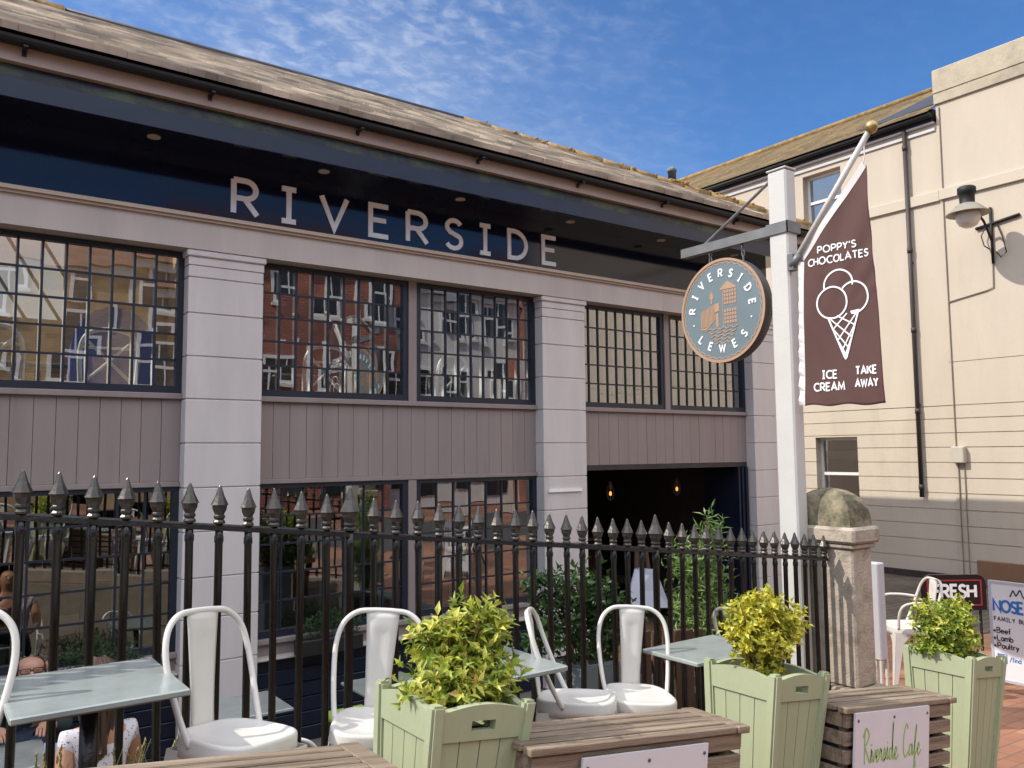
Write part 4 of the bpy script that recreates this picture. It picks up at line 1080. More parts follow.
# ------------------------------------------------------------------ chairs
def sup(a, hx, hy, p=3.2):
    c, s_ = math.cos(a), math.sin(a)
    return (math.copysign(abs(c)**(2/p), c)*hx, math.copysign(abs(s_)**(2/p), s_)*hy)
def make_chair(arms=False):
    """stamped sheet metal cafe chair, faces -y"""
    r = thing('metal_armchair' if arms else 'metal_chair', 'x', 'chair')
    mb = MB(); N = 40; rings = []
    for (k, z) in ((.0, .437), (.45, .4375), (.78, .441), (.88, .449), (.95, .4525), (1.0, .449), (1.015, .440), (1.02, .415), (1.035, .392), (1.028, .392), (1.0, .43), (.9, .435), (0, .434)):
        if k == 0: rings.append([mb.bm.verts.new((0, 0, z))])
        else:
            rg = []
            for i in range(N):
                x, y = sup(2*PI*i/N, .178*k, .178*k); x *= 1-.10*(y+.178)/.356
                # arched lower edge of the skirt
                zz = z
                rg.append(mb.bm.verts.new((x, y, zz)))
            rings.append(rg)
    for A, B in zip(rings, rings[1:]):
        for i in range(N):
            if len(A) == 1: f = mb.bm.faces.new((A[0], B[i], B[(i+1) % N]))
            elif len(B) == 1: f = mb.bm.faces.new((A[i], B[0], A[(i+1) % N]))
            else: f = mb.bm.faces.new((A[i], B[i], B[(i+1) % N], A[(i+1) % N]))
            f.smooth = True
    mb.build('seat', M_chair, r)
    for sx in (-1, 1):
        for sy in (-1, 1):
            mb = MB(); kx = 1.0 if sy < 0 else .90
            tx, ty, bx, by = .172*kx*sx, .172*sy, .215*sx*kx, .225*sy
            def plate(ax):  # two tapered wings of an angle, the outer edge at the corner
                pts = []
                prof = [(.405, .125), (.34, .066), (.22, .048), (.0, .026)]
                for z, w in prof:
                    t = 1-z/.405; cx_, cy_ = tx+(bx-tx)*t, ty+(by-ty)*t
                    if ax == 0: e = (cx_-sx*w, cy_); n_ = (0, -sy*.004)
                    else: e = (cx_, cy_-sy*w); n_ = (-sx*.004, 0)
                    pts.append([mb.bm.verts.new((cx_, cy_, z)), mb.bm.verts.new((e[0], e[1], z)), mb.bm.verts.new((e[0]+n_[0], e[1]+n_[1], z)), mb.bm.verts.new((cx_+n_[0], cy_+n_[1], z))])
                for A, B in zip(pts, pts[1:]):
                    for k in range(4): mb.bm.faces.new((A[k], A[(k+1) % 4], B[(k+1) % 4], B[k]))
                mb.bm.faces.new(pts[0]); mb.bm.faces.new(pts[-1][::-1])
            plate(0); plate(1)
            lg = mb.build('leg', M_chair, r)
            MB().box(min(bx-.02*sx, bx+.004*sx), max(bx-.02*sx, bx+.004*sx), min(by-.02*sy, by+.004*sy), max(by-.02*sy, by+.004*sy), -.002, .012).build('rubber_foot', M_gutter, lg)
    pts = [(-.162, .05, .425), (-.176, .09, .50), (-.187, .135, .60), (-.190, .17, .69), (-.178, .192, .76), (-.150, .207, .805), (-.105, .218, .832), (-.05, .222, .838)]
    path = pts+[(0, .222, .839)]+[(-x, y, z) for x, y, z in pts[::-1]]
    path = spline(path, 4); MB().tube(path, .0115, 10).build('back_frame', M_chair, r)
    mb = MB(); nz_ = 16; G_ = {}
    for j in range(nz_+1):
        t = j/nz_; z = .44+.393*t; y = .168+.050*t**.8; w = .050+.022*t**1.3
        for i in range(9):
            u = -1+2*i/8
            emb = 0
            if .12 < t < .88 and .45 < abs(u) < .80: emb = .0045
            if (.84 < t < .90) and abs(u) < .7: emb = .0045
            G_[i, j] = mb.bm.verts.new((u*w, y-.010*(1-u*u)*.6-emb, z))
    for j in range(nz_):
        for i in range(8):
            f = mb.bm.faces.new((G_[i, j], G_[i+1, j], G_[i+1, j+1], G_[i, j+1])); f.smooth = True
    bp_ = mb.build('back_panel', M_chair, r)
    sd_ = bp_.modifiers.new('thickness', 'SOLIDIFY'); sd_.thickness = .004; sd_.offset = 1
    if arms:
        for sx in (-1, 1):
            MB().tube(spline([(sx*.188, .155, .655), (sx*.215, .06, .668), (sx*.225, -.06, .668), (sx*.222, -.13, .64), (sx*.205, -.155, .56), (sx*.178, -.150, .44)], 4), .011, 8).build('armrest', M_chair, r)
    return r
def refit(r):    # seat a little higher, back a little shorter
    done_ = set()
    for ch in [c for c in r.children]+[g for c in r.children for g in c.children]:
        if ch.data in done_: continue
        done_.add(ch.data)
        for v in ch.data.vertices: v.co.z = v.co.z*1.083 if v.co.z < .437 else .473+(v.co.z-.437)*(.845-.473)/(.84-.437)
C0 = make_chair(); refit(C0)
G1 = 'white metal chairs on the pavement'
lst = [((.0, 2.70), -20, 'white metal chair cut by the photo edge left of grey table', None),
       ((.845, 2.70), 24, 'white metal chair right of the leftmost table, facing out to the street', None),
       ((1.345, 2.76), -28, 'white metal chair half behind the nearest green planter', None),
       ((2.335, 2.77), 46, 'white metal chair seen side on behind the pale leaved shrub', None),
       ((2.69, 2.80), -30, 'white metal chair facing the camera behind bench, seat lit in stripes', None),
       ((3.90, 2.98), 85, 'white metal chair mostly hidden by the yellow shrub', None)]
for i, ((x, y), rz, lab, _) in enumerate(lst):
    o = C0 if i == 0 else copy_tree(C0)
    o.location = (x, y, zg(x)+.012); o.rotation_euler = (0, SLOPE*.6, R(rz)); o.scale = (.88, .94, (1.0, 1.0, .968, .985, .965, .97)[i]); o['label'] = lab; o['group'] = G1
A0 = make_chair(True); refit(A0)
G2 = 'white metal armchairs'
for i, (x, y, z, rz, lab) in enumerate(((6.62, 3.66, zg(6.6), -128, 'white metal armchair on the paving behind the stone pier'),
                                        (.90, 4.60, TZ, -176, 'white metal armchair on the terrace under the woman in spotted top'),
                                        (1.88, 4.85, TZ, 150, 'empty white metal armchair on the terrace beside the slate blue table'))):
    o = A0 if i == 0 else copy_tree(A0)
    o.location = (x, y, z); o.rotation_euler = (0, 0, R(rz)); o['label'] = lab; o['group'] = G2
# terrace stools with lime cushions
def make_stool():
    r = thing('cushioned_stool', 'x', 'stool')
    MB().box(-.17, .17, -.17, .17, .452, .50, .015).build('cushion', M_lime, r)
    MB().box(-.17, .17, -.17, .17, .42, .45, .004).build('seat', M_gutter, r)
    for sx in (-1, 1):
        for sy in (-1, 1): MB().tube([(sx*.14, sy*.14, .42), (sx*.18, sy*.18, 0)], .013, 8).build('leg', M_gutter, r)
    return r
S0 = make_stool()
for i, (x, y, lab) in enumerate(((2.74, 5.85, 'stool with lime green cushion behind the second pavement chair'), (1.96, 5.95, 'stool with lime green cushion behind the slate blue terrace table'), (.40, 5.02, 'stool with lime green cushion beside the bald man'))):
    o = S0 if i == 0 else copy_tree(S0)
    o.location = (x, y, TZ+.02); o.rotation_euler = (0, 0, .3*i); o['label'] = lab; o['group'] = 'stools with lime cushions'

# ------------------------------------------------------------------ tables
def make_table(h, sx=.23, sy=.24):
    r = thing('cafe_table', 'x', 'table')
    MB().box(-sx, sx, -sy, sy, h-.020, h, .004).build('tabletop', M_table, r)
    MB().box(-sx+.06, sx-.06, -sy+.06, sy-.06, h-.038, h-.0205).build('apron', M_steel, r)
    MB().tube([(0, 0, .03), (0, 0, h-.045)], .026, 12).build('pedestal', M_black, r)
    for q in range(4):
        a = PI/4+q*PI/2
        MB().tube([(0, 0, .05), (.2*math.cos(a), .2*math.sin(a), .012)], [.02, .013], 8).build('foot', M_black, r)
    return r
GT = 'small square cafe tables'
for (x, y, z, h, sx, sy, rz, lab) in ((.462, 2.80, -.68, .62, .228, .24, 0, 'square grey cafe table at left, striped by the railing shadow'),
                                       (1.945, 2.84, -.855, .62, .225, .22, 0, 'square grey cafe table mostly hidden by the pale leaved shrub'),
                                       (3.165, 2.775, -.955, .62, .255, .175, 0, 'square grey cafe table in front of the brown slatted timber'),
                                       (1.79, 5.42, -1.60, .75, .24, .24, 0, 'slate blue cafe table on the sunken terrace, in shade'),
                                       (2.75, 5.30, -1.60, .75, .24, .24, 0, 'grey terrace table behind the second pavement chair'),
                                       (.42, 5.38, -1.63, .72, .26, .24, 0, 'terrace table between the bald man and the woman')):
    o = make_table(h, sx, sy); o.location = (x, y, z-h); o.rotation_euler = (0, 0, R(rz)); o['label'] = lab; o['group'] = GT

# ------------------------------------------------------------------ people
M_skin = mat('skin', (.42, .225, .15), .5, .06, 9)
M_skin2 = mat('tanned_skin', (.40, .20, .12), .5, .06, 9)
M_green = mat('dark_green_jumper', (.012, .030, .025), .85, .2, 30)
M_denim = mat('dark_denim', (.02, .03, .06), .85, .15, 40)
M_hair = mat('brown_hair', (.055, .028, .014), .55, .3, 30, .4, 90, stretch=(6, 6, 1))
M_beige = mat('beige_trousers', (.22, .15, .11), .8, .1, 20)
def spotted():
    m = bpy.data.materials.new('spotted_white_cotton'); m.use_nodes = True; nt = m.node_tree; N = nt.nodes; L = nt.links; b = N['Principled BSDF']
    b.inputs['Roughness'].default_value = .85
    tc = N.new('ShaderNodeTexCoord'); v = N.new('ShaderNodeTexVoronoi'); v.inputs['Scale'].default_value = 60
    rp = N.new('ShaderNodeValToRGB'); rp.color_ramp.interpolation = 'CONSTANT'; rp.color_ramp.elements[0].color = (.12, .10, .12, 1); rp.color_ramp.elements[1].color = (.56, .53, .56, 1); rp.color_ramp.elements[1].position = .22
    L.new(tc.outputs['Object'], v.inputs['Vector']); L.new(v.outputs['Distance'], rp.inputs['Fac']); L.new(rp.outputs[0], b.inputs['Base Color'])
    return m
M_spot = spotted()
def skin(name, joints, edges, m, parent, root=0, sub=2, ells=()):
    """one continuous surface grown over joints (x,y,z,r); ells = extra ellipsoids joined in (face features)"""
    me = bpy.data.meshes.new(name+'_cage'); me.from_pydata([j[:3] for j in joints], edges, []); o = bpy.data.objects.new(name, me); COL.objects.link(o)
    o.modifiers.new('s', 'SKIN'); sv = me.skin_vertices[0].data
    for v, j in zip(sv, joints): v.radius = (j[3], j[3] if len(j) < 5 else j[4]); v.use_root = False
    sv[root].use_root = True
    o.modifiers['s'].use_smooth_shade = True
    ss = o.modifiers.new('u', 'SUBSURF'); ss.levels = sub; ss.render_levels = sub
    bpy.context.view_layer.update(); dg = bpy.context.evaluated_depsgraph_get()
    bm = bmesh.new(); bm.from_mesh(o.evaluated_get(dg).to_mesh())
    for (cx, cy, cz, rx, ry, rz) in ells:
        bmesh.ops.create_uvsphere(bm, u_segments=12, v_segments=8, radius=1, matrix=Matrix.Translation((cx, cy, cz)) @ Matrix.Diagonal((rx, ry, rz, 1)))
    for f in bm.faces: f.smooth = True
    nm = bpy.data.meshes.new(name); bm.to_mesh(nm); bm.free(); nm.materials.append(m)
    bpy.data.objects.remove(o)
    n = bpy.data.objects.new(name, nm); COL.objects.link(n); n.parent = parent; nm.transform(Matrix.Translation(-wloc(parent)))
    return n
def hand(J, E, w, palm, fdir, side, curl):
    """fingers: J joints list, E edges; w = index of wrist"""
    fdir = Vector(fdir).normalized(); side = Vector(side).normalized(); curl = Vector(curl).normalized(); W = Vector(J[w][:3])
    p = len(J); pc = W+fdir*.05; J.append((*pc, .028, .016)); E.append((w, p))
    for k, (off, ln_) in enumerate(((-.028, .062), (-.010, .074), (.009, .070), (.026, .055))):
        b = pc+fdir*.030+side*off; m = b+fdir*ln_*.5+curl*.008; t = m+fdir*ln_*.35+curl*ln_*.35
        i = len(J); J += [(*b, .0095), (*m, .0088), (*t, .0075)]; E += [(p, i), (i, i+1), (i+1, i+2)]
    b = W+fdir*.02-side*.03; m = b+fdir*.03-side*.018+curl*.01; t = m+fdir*.028+curl*.012
    i = len(J); J += [(*b, .011), (*m, .010), (*t, .008)]; E += [(p, i), (i, i+1), (i+1, i+2)]
# woman, back to the camera, phone in her left hand
wm = thing('person', 'woman with long brown hair in spotted white top holding a phone', 'person', (.83, 4.72, TZ))
J = [(.83, 4.72, -1.79, .125, .10), (.83, 4.73, -1.62, .11, .085), (.83, 4.74, -1.42, .125, .09), (.83, 4.745, -1.29, .10, .07), (.83, 4.75, -1.20, .048), (.83, 4.775, -1.11, .078, .09), (.83, 4.78, -1.0, .07, .08),
     (.68, 4.74, -1.29, .05), (.655, 4.63, -1.50, .04), (.648, 4.76, -1.485, .036), (.642, 4.875, -1.465, .025),
     (.98, 4.74, -1.29, .05), (1.02, 4.84, -1.52, .04), (.90, 5.00, -1.56, .026),
     (.75, 4.76, -1.83, .085), (.73, 5.12, -1.83, .062), (.73, 5.10, -2.27, .04), (.73, 5.23, -2.31, .032),
     (.92, 4.76, -1.83, .085), (.94, 5.12, -1.83, .062), (.94, 5.10, -2.27, .04), (.94, 5.23, -2.31, .032)]
E_ = [(0, 1), (1, 2), (2, 3), (3, 4), (4, 5), (5, 6), (3, 7), (7, 8), (8, 9), (9, 10), (3, 11), (11, 12), (12, 13), (0, 14), (14, 15), (15, 16), (16, 17), (0, 18), (18, 19), (19, 20), (20, 21)]
JB = list(J); EB = list(E_)
hand(JB, EB, 10, None, (0, 1, .12), (1, 0, .1), (.5, .1, .6)); hand(JB, EB, 13, None, (-.5, .8, -.1), (.8, .5, 0), (0, .2, -1))
skin('body', JB, EB, M_skin2, wm, ells=((.83, 4.875, -1.075, .014, .02, .022), (.80, 4.862, -1.05, .012, .008, .009), (.86, 4.862, -1.05, .012, .008, .009), (.83, 4.866, -1.115, .022, .008, .007)))
T = [(j[0], j[1], j[2], j[3]+.014)+((j[4]+.014,) if len(j) > 4 else ()) for j in J[:4]]+[(.69, 4.74, -1.282, .060), (.672, 4.70, -1.36, .052), (.97, 4.74, -1.282, .060), (.99, 4.77, -1.36, .052)]
skin('blouse', T, [(0, 1), (1, 2), (2, 3), (3, 4), (4, 5), (3, 6), (6, 7)], M_spot, wm)
T = [J[0][:3]+(.14, .115)]+[J[k][:3]+(J[k][3]+.012,) for k in (14, 15, 16, 18, 19, 20)]
skin('trousers', T, [(0, 1), (1, 2), (2, 3), (0, 4), (4, 5), (5, 6)], M_beige, wm)
mb = MB(); hr = random.Random(2)
for k in range(80):
    a = hr.uniform(-1.9, 1.9)-PI/2; r_ = hr.uniform(.070, .092)
    x, y = .83+r_*math.cos(a), 4.775+r_*1.05*math.sin(a)
    mb.tube(spline([(.83+.02*math.cos(a), 4.78+.02*math.sin(a), -.915), (x, y, -.98), (x*1.0+.012*math.cos(a), y-.01, -1.12), (.83+(x-.83)*.7+hr.uniform(-.012, .012), y-.02+hr.uniform(-.01, .01), -1.25), (.83+(x-.83)*.35+hr.uniform(-.012, .012), y-.035, -1.34+hr.uniform(-.06, .03))], 3), .011, 5)
wp(mb, 'hair', M_hair, wm)
wp(MB().tube([(.6455+.030*math.cos(a), 4.855, -1.468+.030*math.sin(a)) for a in [2*PI*i/14 for i in range(14)]], .007, 6, closed=True), 'wristwatch', M_gutter, wm)
ph = MB().box(-.036, .036, -.004, .004, -.075, .075, .002, Matrix.Translation((.655, 4.985, -1.425)) @ Matrix.Rotation(R(-50), 4, 'X') @ Matrix.Rotation(R(20), 4, 'Z'))
top(ph, 'phone', mat('pale_blue_phone', (.30, .38, .62), .2, .05), 'pale blue phone held in the seated woman\'s hand', 'phone', loc=(.655, 4.985, -1.5))
wm.location.z -= .12; bpy.data.objects['phone'].location.z -= .12
# bald man facing her
mn = thing('person', 'bald man with glasses in dark green jumper behind the left table', 'person', (.60, 6.15, TZ))
J = [(.60, 6.20, -1.80, .14, .11), (.60, 6.20, -1.66, .135, .11), (.61, 6.12, -1.58, .14, .10), (.62, 6.05, -1.505, .10, .08), (.635, 6.01, -1.45, .055), (.65, 5.975, -1.36, .078, .092), (.655, 5.975, -1.275, .075, .09),
     (.44, 6.08, -1.52, .06), (.38, 5.92, -1.72, .045), (.48, 5.70, -1.62, .03), (.80, 6.08, -1.52, .06), (.84, 5.92, -1.72, .045), (.70, 5.70, -1.62, .03),
     (.51, 6.15, -1.84, .09), (.48, 5.72, -1.84, .065), (.48, 5.76, -2.37, .042), (.48, 5.60, -2.41, .035), (.69, 6.15, -1.84, .09), (.72, 5.72, -1.84, .065), (.72, 5.76, -2.37, .042), (.72, 5.60, -2.41, .035)]
E_ = [(0, 1), (1, 2), (2, 3), (3, 4), (4, 5), (5, 6), (3, 7), (7, 8), (8, 9), (3, 10), (10, 11), (11, 12), (0, 13), (13, 14), (14, 15), (15, 16), (0, 17), (17, 18), (18, 19), (19, 20)]
JB = list(J); EB = list(E_)
hand(JB, EB, 9, None, (.2, -1, 0), (1, .2, 0), (0, 0, -1)); hand(JB, EB, 12, None, (-.2, -1, 0), (-1, .2, 0), (0, 0, -1))
skin('body', JB, EB, M_skin, mn, ells=((.645, 5.872, -1.365, .015, .022, .024), (.617, 5.882, -1.335, .012, .008, .009), (.677, 5.882, -1.335, .012, .008, .009), (.645, 5.885, -1.41, .024, .008, .007), (.57, 5.98, -1.345, .010, .02, .03), (.735, 5.98, -1.345, .010, .02, .03)))
T = [(j[0], j[1], j[2], j[3]+.016)+((j[4]+.016,) if len(j) > 4 else ()) for j in J[:4]]+[J[7][:3]+(.074,), J[8][:3]+(.058,), (.45, 5.76, -1.645, .042), J[10][:3]+(.074,), J[11][:3]+(.058,), (.73, 5.76, -1.645, .042)]
skin('jumper', T, [(0, 1), (1, 2), (2, 3), (3, 4), (4, 5), (5, 6), (3, 7), (7, 8), (8, 9)], M_green, mn)
T = [J[0][:3]+(.155, .125)]+[J[k][:3]+(J[k][3]+.012,) for k in (13, 14, 15, 17, 18, 19)]
skin('trousers', T, [(0, 1), (1, 2), (2, 3), (0, 4), (4, 5), (5, 6)], M_denim, mn)
mb = MB()
for cx_ in (.612, .678): mb.tube([(cx_+.027*sup(a, 1, 1, 4)[0], 5.868, -1.340+.015*sup(a, 1, 1, 4)[1]) for a in [2*PI*i/16 for i in range(16)]], .0025, 5, closed=True)
mb.tube([(.638, 5.866, -1.335), (.652, 5.866, -1.335)], .003, 5)
for sx, x in ((-1, .586), (1, .704)): mb.tube([(x, 5.87, -1.333), (x+.028*sx, 5.97, -1.33)], .003, 5)
wp(mb, 'glasses', M_gutter, mn)
mb = MB(); hr = random.Random(9)
for k in range(70):
    a = hr.uniform(-.15, PI+.15); zz = hr.uniform(-1.40, -1.285)
    x, y = .653+.078*math.cos(a), 5.985+.088*math.sin(a)
    mb.tube([(x, y, zz), (x+.006*math.cos(a), y+.008*math.sin(a), zz-.03)], [.007, .003], 5)
wp(mb, 'hair', mat('grey_hair', (.13, .115, .10), .7, .3, 30), mn)
mn.location.z += .045
# chair for the man
o = copy_tree(C0); o.location = (.60, 6.18, TZ); o.rotation_euler = (0, 0, 0); o.scale = (1, 1, 1.12); o['label'] = 'white metal chair under the bald man on the terrace'; o['group'] = 'white metal chairs on the terrace'

# ------------------------------------------------------------------ terrace planting and furniture
def potted(name, label, cat, loc, pot_h, pot_w, potm, clumps, lm, n, k, ln, wd, seed, up=.4):
    pr_ = thing('tall_plant_pot', 'x', 'plant pot', loc)
    w0 = pot_w*.78
    mb = MB(); mb.hexa([(-w0/2, -w0/2, 0), (w0/2, -w0/2, 0), (w0/2, w0/2, 0), (-w0/2, w0/2, 0)], [(-pot_w/2, -pot_w/2, pot_h), (pot_w/2, -pot_w/2, pot_h), (pot_w/2, pot_w/2, pot_h), (-pot_w/2, pot_w/2, pot_h)])
    bmesh.ops.bevel(mb.bm, geom=mb.bm.edges[:], offset=.01, segments=2, affect='EDGES')
    mb.build('pot', potm, pr_)
    MB().box(-pot_w/2+.03, pot_w/2-.03, -pot_w/2+.03, pot_w/2-.03, pot_h-.01, pot_h+.006).build('soil', M_soil, pr_)
    s_ = shrub(name, label, cat, (loc[0], loc[1], loc[2]+pot_h), clumps, lm, n, k, ln, wd, seed, up)
    return pr_
M_pot = mat('grey_blue_pot', (.16, .19, .20), .6, .1, 5); M_potb = mat('black_pot', (.012, .012, .013), .5, .2)
p = potted('dark_bush', 'dark green leafy bush in the grey pot behind the railing centre', 'bush', (3.62, 4.20, TZ), 1.10, .33, M_pot,
           [(-.22, .0, .22, .28, .25, .22), (.22, .0, .25, .26, .25, .22), (0, .02, .42, .30, .25, .20), (-.30, .05, .48, .18, .2, .16), (.05, 0, .1, .25, .2, .12)], L4, 420, 6, .06, .03, 31)
p['label'] = 'tall tapered grey blue plant pot behind the railing'
p = potted('bamboo_shrub', 'tall light green narrow leaved shrub behind the yellow shrub', 'shrub', (4.80, 4.22, TZ), .62, .38, M_potb,
           [(0, 0, .60, .25, .25, .40), (-.12, .03, .98, .16, .16, .24), (.10, 0, 1.08, .13, .13, .22), (.03, 0, .25, .24, .2, .2), (.06, 0, 1.26, .075, .07, .17)], L5, 640, 6, .085, .016, 33, .9)
p['label'] = 'black plant pot holding the light green narrow leaved shrub'
# low herb troughs on the dado ledge
for (x0, x1, y, lab, sd_) in ((.86, 1.50, 6.84, 'low dark trough of green herbs under the left window', 41), (2.70, 3.28, 6.84, 'low dark trough of rosemary right of the first pillar', 42)):
    tr = thing('herb_trough', lab, 'planter', ((x0+x1)/2, y, -1.70)); h_ = (x1-x0)/2
    MB().box(-h_, h_, -.07, .07, .0, .13, .006).build('trough', M_potb, tr)
    pt = thing('herb_plant', lab.replace('low dark trough of ', 'leafy ').replace('green herbs', 'green herbs growing in trough').replace('rosemary', 'rosemary growing in trough'), 'plant', ((x0+x1)/2, y, -1.57))
    foliage('foliage', [(-h_*.6, 0, .08, .16, .09, .12), (0, 0, .12, .18, .09, .15), (h_*.6, 0, .08, .16, .09, .12)], L6, pt, 260, 6, .045, .008, sd_, 1.2)
# brown slatted timber screen behind the third table
sc_ = thing('timber_screen', 'brown vertical slatted timber screen behind the railing', 'screen', (3.92, 3.72, TZ))
mb = MB()
for i in range(6): mb.box(3.66+i*.095, 3.66+i*.095+.068, 3.70, 3.722, TZ+.05, -1.10-.01*i, .003)
wp(mb, 'slats', M_wood2, sc_)
wp(MB().box(3.64, 4.24, 3.723, 3.75, -1.35, -1.29).box(3.64, 4.24, 3.723, 3.75, -2.1, -2.04), 'crossbar', M_wood2, sc_)
# white menu easel on the terrace
me_ = thing('menu_easel', 'white menu board leaning on a dark wooden easel on the terrace', 'easel', (4.95, 4.98, TZ))
wp(MB().poly([(4.74, 4.98, -1.27), (5.17, 4.90, -1.30), (5.10, 4.99, -.99), (4.95, 5.07, -.97)], (.004, .02, 0)), 'board', mat('dull_blue_white_board', (.40, .42, .50), .5, .05), me_)
mb = MB()
for a, b in (((4.80, 4.99, TZ), (4.98, 5.09, -.80)), ((5.2, 4.93, TZ), (5.04, 5.05, -.80)), ((5.0, 5.4, TZ), (5.01, 5.08, -.82))): mb.tube([a, b], .018, 6)
mb.tube([(4.84, 4.985, -1.27), (5.16, 4.935, -1.29)], .014, 6)
wp(mb, 'leg', M_wood2, me_)
# weeds at the railing foot
def weeds(loc, lab, seed, n=20):
    r = thing('grass_clump', lab, 'weeds', loc, group='dry grass weeds at the railing foot'); rg = random.Random(seed)
    mb = MB()
    for _ in range(n):
        x, y = rg.uniform(-.09, .09), rg.uniform(-.02, .03); h = rg.uniform(.12, .30); a = rg.uniform(-.08, .08); b = rg.uniform(-.05, .05)
        mb.tube([(x, y, 0), (x+a*.3, y+b*.3, h*.55), (x+a, y+b, h)], [.0026, .002, .001], 4)
        if rg.random() < .6:
            for k in range(5): mb.lathe([(0, -.010), (.0042, 0), (0, .014)], (x+a*(.8+.06*k)+rg.uniform(-.004, .004), y+b, h*(.82+.045*k)), 5)
    mb.build('stalks', mat('dry_grass', (.34, .32, .13), .8, .25, 20), r)
for i, (x, y) in enumerate(((.38, 3.06), (.55, 3.08), (.70, 3.07))): weeds((x, y, zg(x)+.10), ('clump of dry grass below the left end of the grey table', 'clump of dry grass below the middle of the grey table', 'clump of dry grass between grey table and first chair')[i], 50+i)

# ------------------------------------------------------------------ pavement boards on the right
bb = thing('butcher_board', 'white butcher pavement board with blue and black lettering at right edge', 'sign', (7.1, 2.9, zg(7.1)))
by0, by1, bz0, bz1, bx = 3.205, 2.55, -1.83, -1.05, 7.02
wp(MB().box(bx, bx+.02, by1, by0, bz0, bz1, .004), 'panel', mat('white_plastic_board', (.72, .73, .76), .35, .03), bb)
mb = MB()
for (a, b, c, d) in ((by0-.02, by0, bz0, bz1), (by1, by1+.02, bz0, bz1)): mb.box(bx-.004, bx-.0005, a, b, c, d)
mb.box(bx-.004, bx-.0005, by1+.0205, by0-.0205, bz1-.02, bz1); mb.box(bx-.004, bx-.0005, by1+.0205, by0-.0205, bz0, bz0+.02)
wp(mb, 'frame', mat('grey_board_frame', (.45, .47, .55), .4, .05), bb)
mb = MB()
for y in (by0-.06, by1+.06): mb.tube([(bx+.01, y, bz0+.02), (bx-.01, y, zg(7)+.0)], .014, 6); mb.tube([(bx+.012, y, bz1-.05), (bx+.40, y, zg(7.4))], .014, 6)
wp(mb, 'leg', M_gutter, bb)
fW = lambda u, v, h: (bx-.0008-h, by0-u, bz0+v)
M_bluet = mat('blue_lettering', (.03, .16, .50), .4, .05); M_blackt = mat('black_lettering', (.03, .03, .045), .4, .05)
mb = MB(); put_text(mb, 'NOSE', fW, .035, .545, .085, .018, .12, .001, width=.215); wp(mb, 'lettering', M_bluet, bb)
mb = MB(); put_text(mb, '2 TAIL', fW, .27, .545, .090, .018, .15, .001)
mb.ribbon(spline([(.16, .665), (.185, .715), (.205, .68), (.235, .725), (.255, .675), (.29, .655), (.36, .665), (.47, .66), (.56, .67), (.60, .62)], 4), .010, fW, .001)
wp(mb, 'lettering', M_blackt, bb); mb = MB(); put_text(mb, 'FAMILY BUTCHERS', fW, .035, .470, .030, .006, .30, .001)
for i, (a, b) in enumerate((('Beef', 'Pork'), ('Lamb', 'Sausages'), ('Poultry', 'Game'))):
    for u, t in ((.05, a), (.29, b)):
        wp(mb, 'lettering', M_blackt, bb); mb = MB()
        z = .375-.058*i
        mb.ribbon(arc(u-.018, z+.014, .006, .006, 0, 360, 8)[:-1], .008, fW, .001, closed=True)
        t2 = ''.join(c for c in t)
        put_text(mb, t2, fW, u, z, .042, .0075, .18, .001)
wp(mb, 'lettering', M_blackt, bb)
wp(MB().box(bx-.0022, bx-.0006, by0-.115, by0-.045, bz0+.145, bz0+.215, 0), 'icon', M_bluet, bb)
mb = MB(); mb.ribbon([(.092, .147), (.092, .185), (.098, .203), (.110, .205)], .012, lambda u, v, h: (bx-.0023-h, by0-u, bz0+v), .001); mb.ribbon([(.080, .180), (.108, .180)], .011, lambda u, v, h: (bx-.0026-h, by0-u, bz0+v), .001)
wp(mb, 'icon_letter', M_white, bb)
mb = MB(); put_text(mb, '/find us on line', fW, .135, .165, .034, .005, .16, .001); wp(mb, 'lettering', M_bluet, bb)

fb_ = thing('fresh_board', 'dark pavement board lettered FRESH with thin red border', 'sign', (8.22, 4.08, zg(8.2)))
U = Vector((.56, -.40, 0)).normalized(); Nn = Vector((-U.y*-1, 0, 0))
Nn = Vector((U.y, -U.x, 0))    # towards the camera
O = Vector((7.985, 4.255, 0)); BW = .62; zb_, zt_ = -1.56, -1.22
pr_ = [(0, zb_), (BW, zb_), (BW, zt_-.09)]+[(BW-.09+.09*math.cos(R(a)), zt_-.09+.09*math.sin(R(a))) for a in (15, 35, 55, 75, 90)]+[(.09-.09*math.cos(R(a)), zt_-.09+.09*math.sin(R(a))) for a in (90, 75, 55, 35, 15)]+[(0, zt_-.09)]
fF = lambda u, v, h: O+U*u+Nn*(h)+Vector((0, 0, v))
wp(MB().poly([fF(u, v, 0) for u, v in pr_], -Nn*.03), 'panel', mat('black_sign_gloss', (.014, .010, .012), .25, .2), fb_)
mb = MB(); mb.ribbon([(.05, zb_+.05), (BW-.05, zb_+.05), (BW-.05, zt_-.055), (.05, zt_-.055)], .012, fF, .002, closed=True); wp(mb, 'border', mat('dark_red_line', (.40, .03, .04), .5, .05), fb_)
mb = MB(); put_text(mb, 'FRESH', fF, BW/2, zt_-.215, .115, .026, .20, .002, 'c'); wp(mb, 'lettering', M_white, fb_)
mb = MB()
for u in (.06, BW-.06): mb.tube([fF(u, zb_+.02, -.015), fF(u, zg(8.2)+.0, -.01)], .014, 6); mb.tube([fF(u, zt_-.1, -.04), fF(u, zg(8.2), -.40)], .014, 6)
wp(mb, 'leg', M_gutter, fb_)

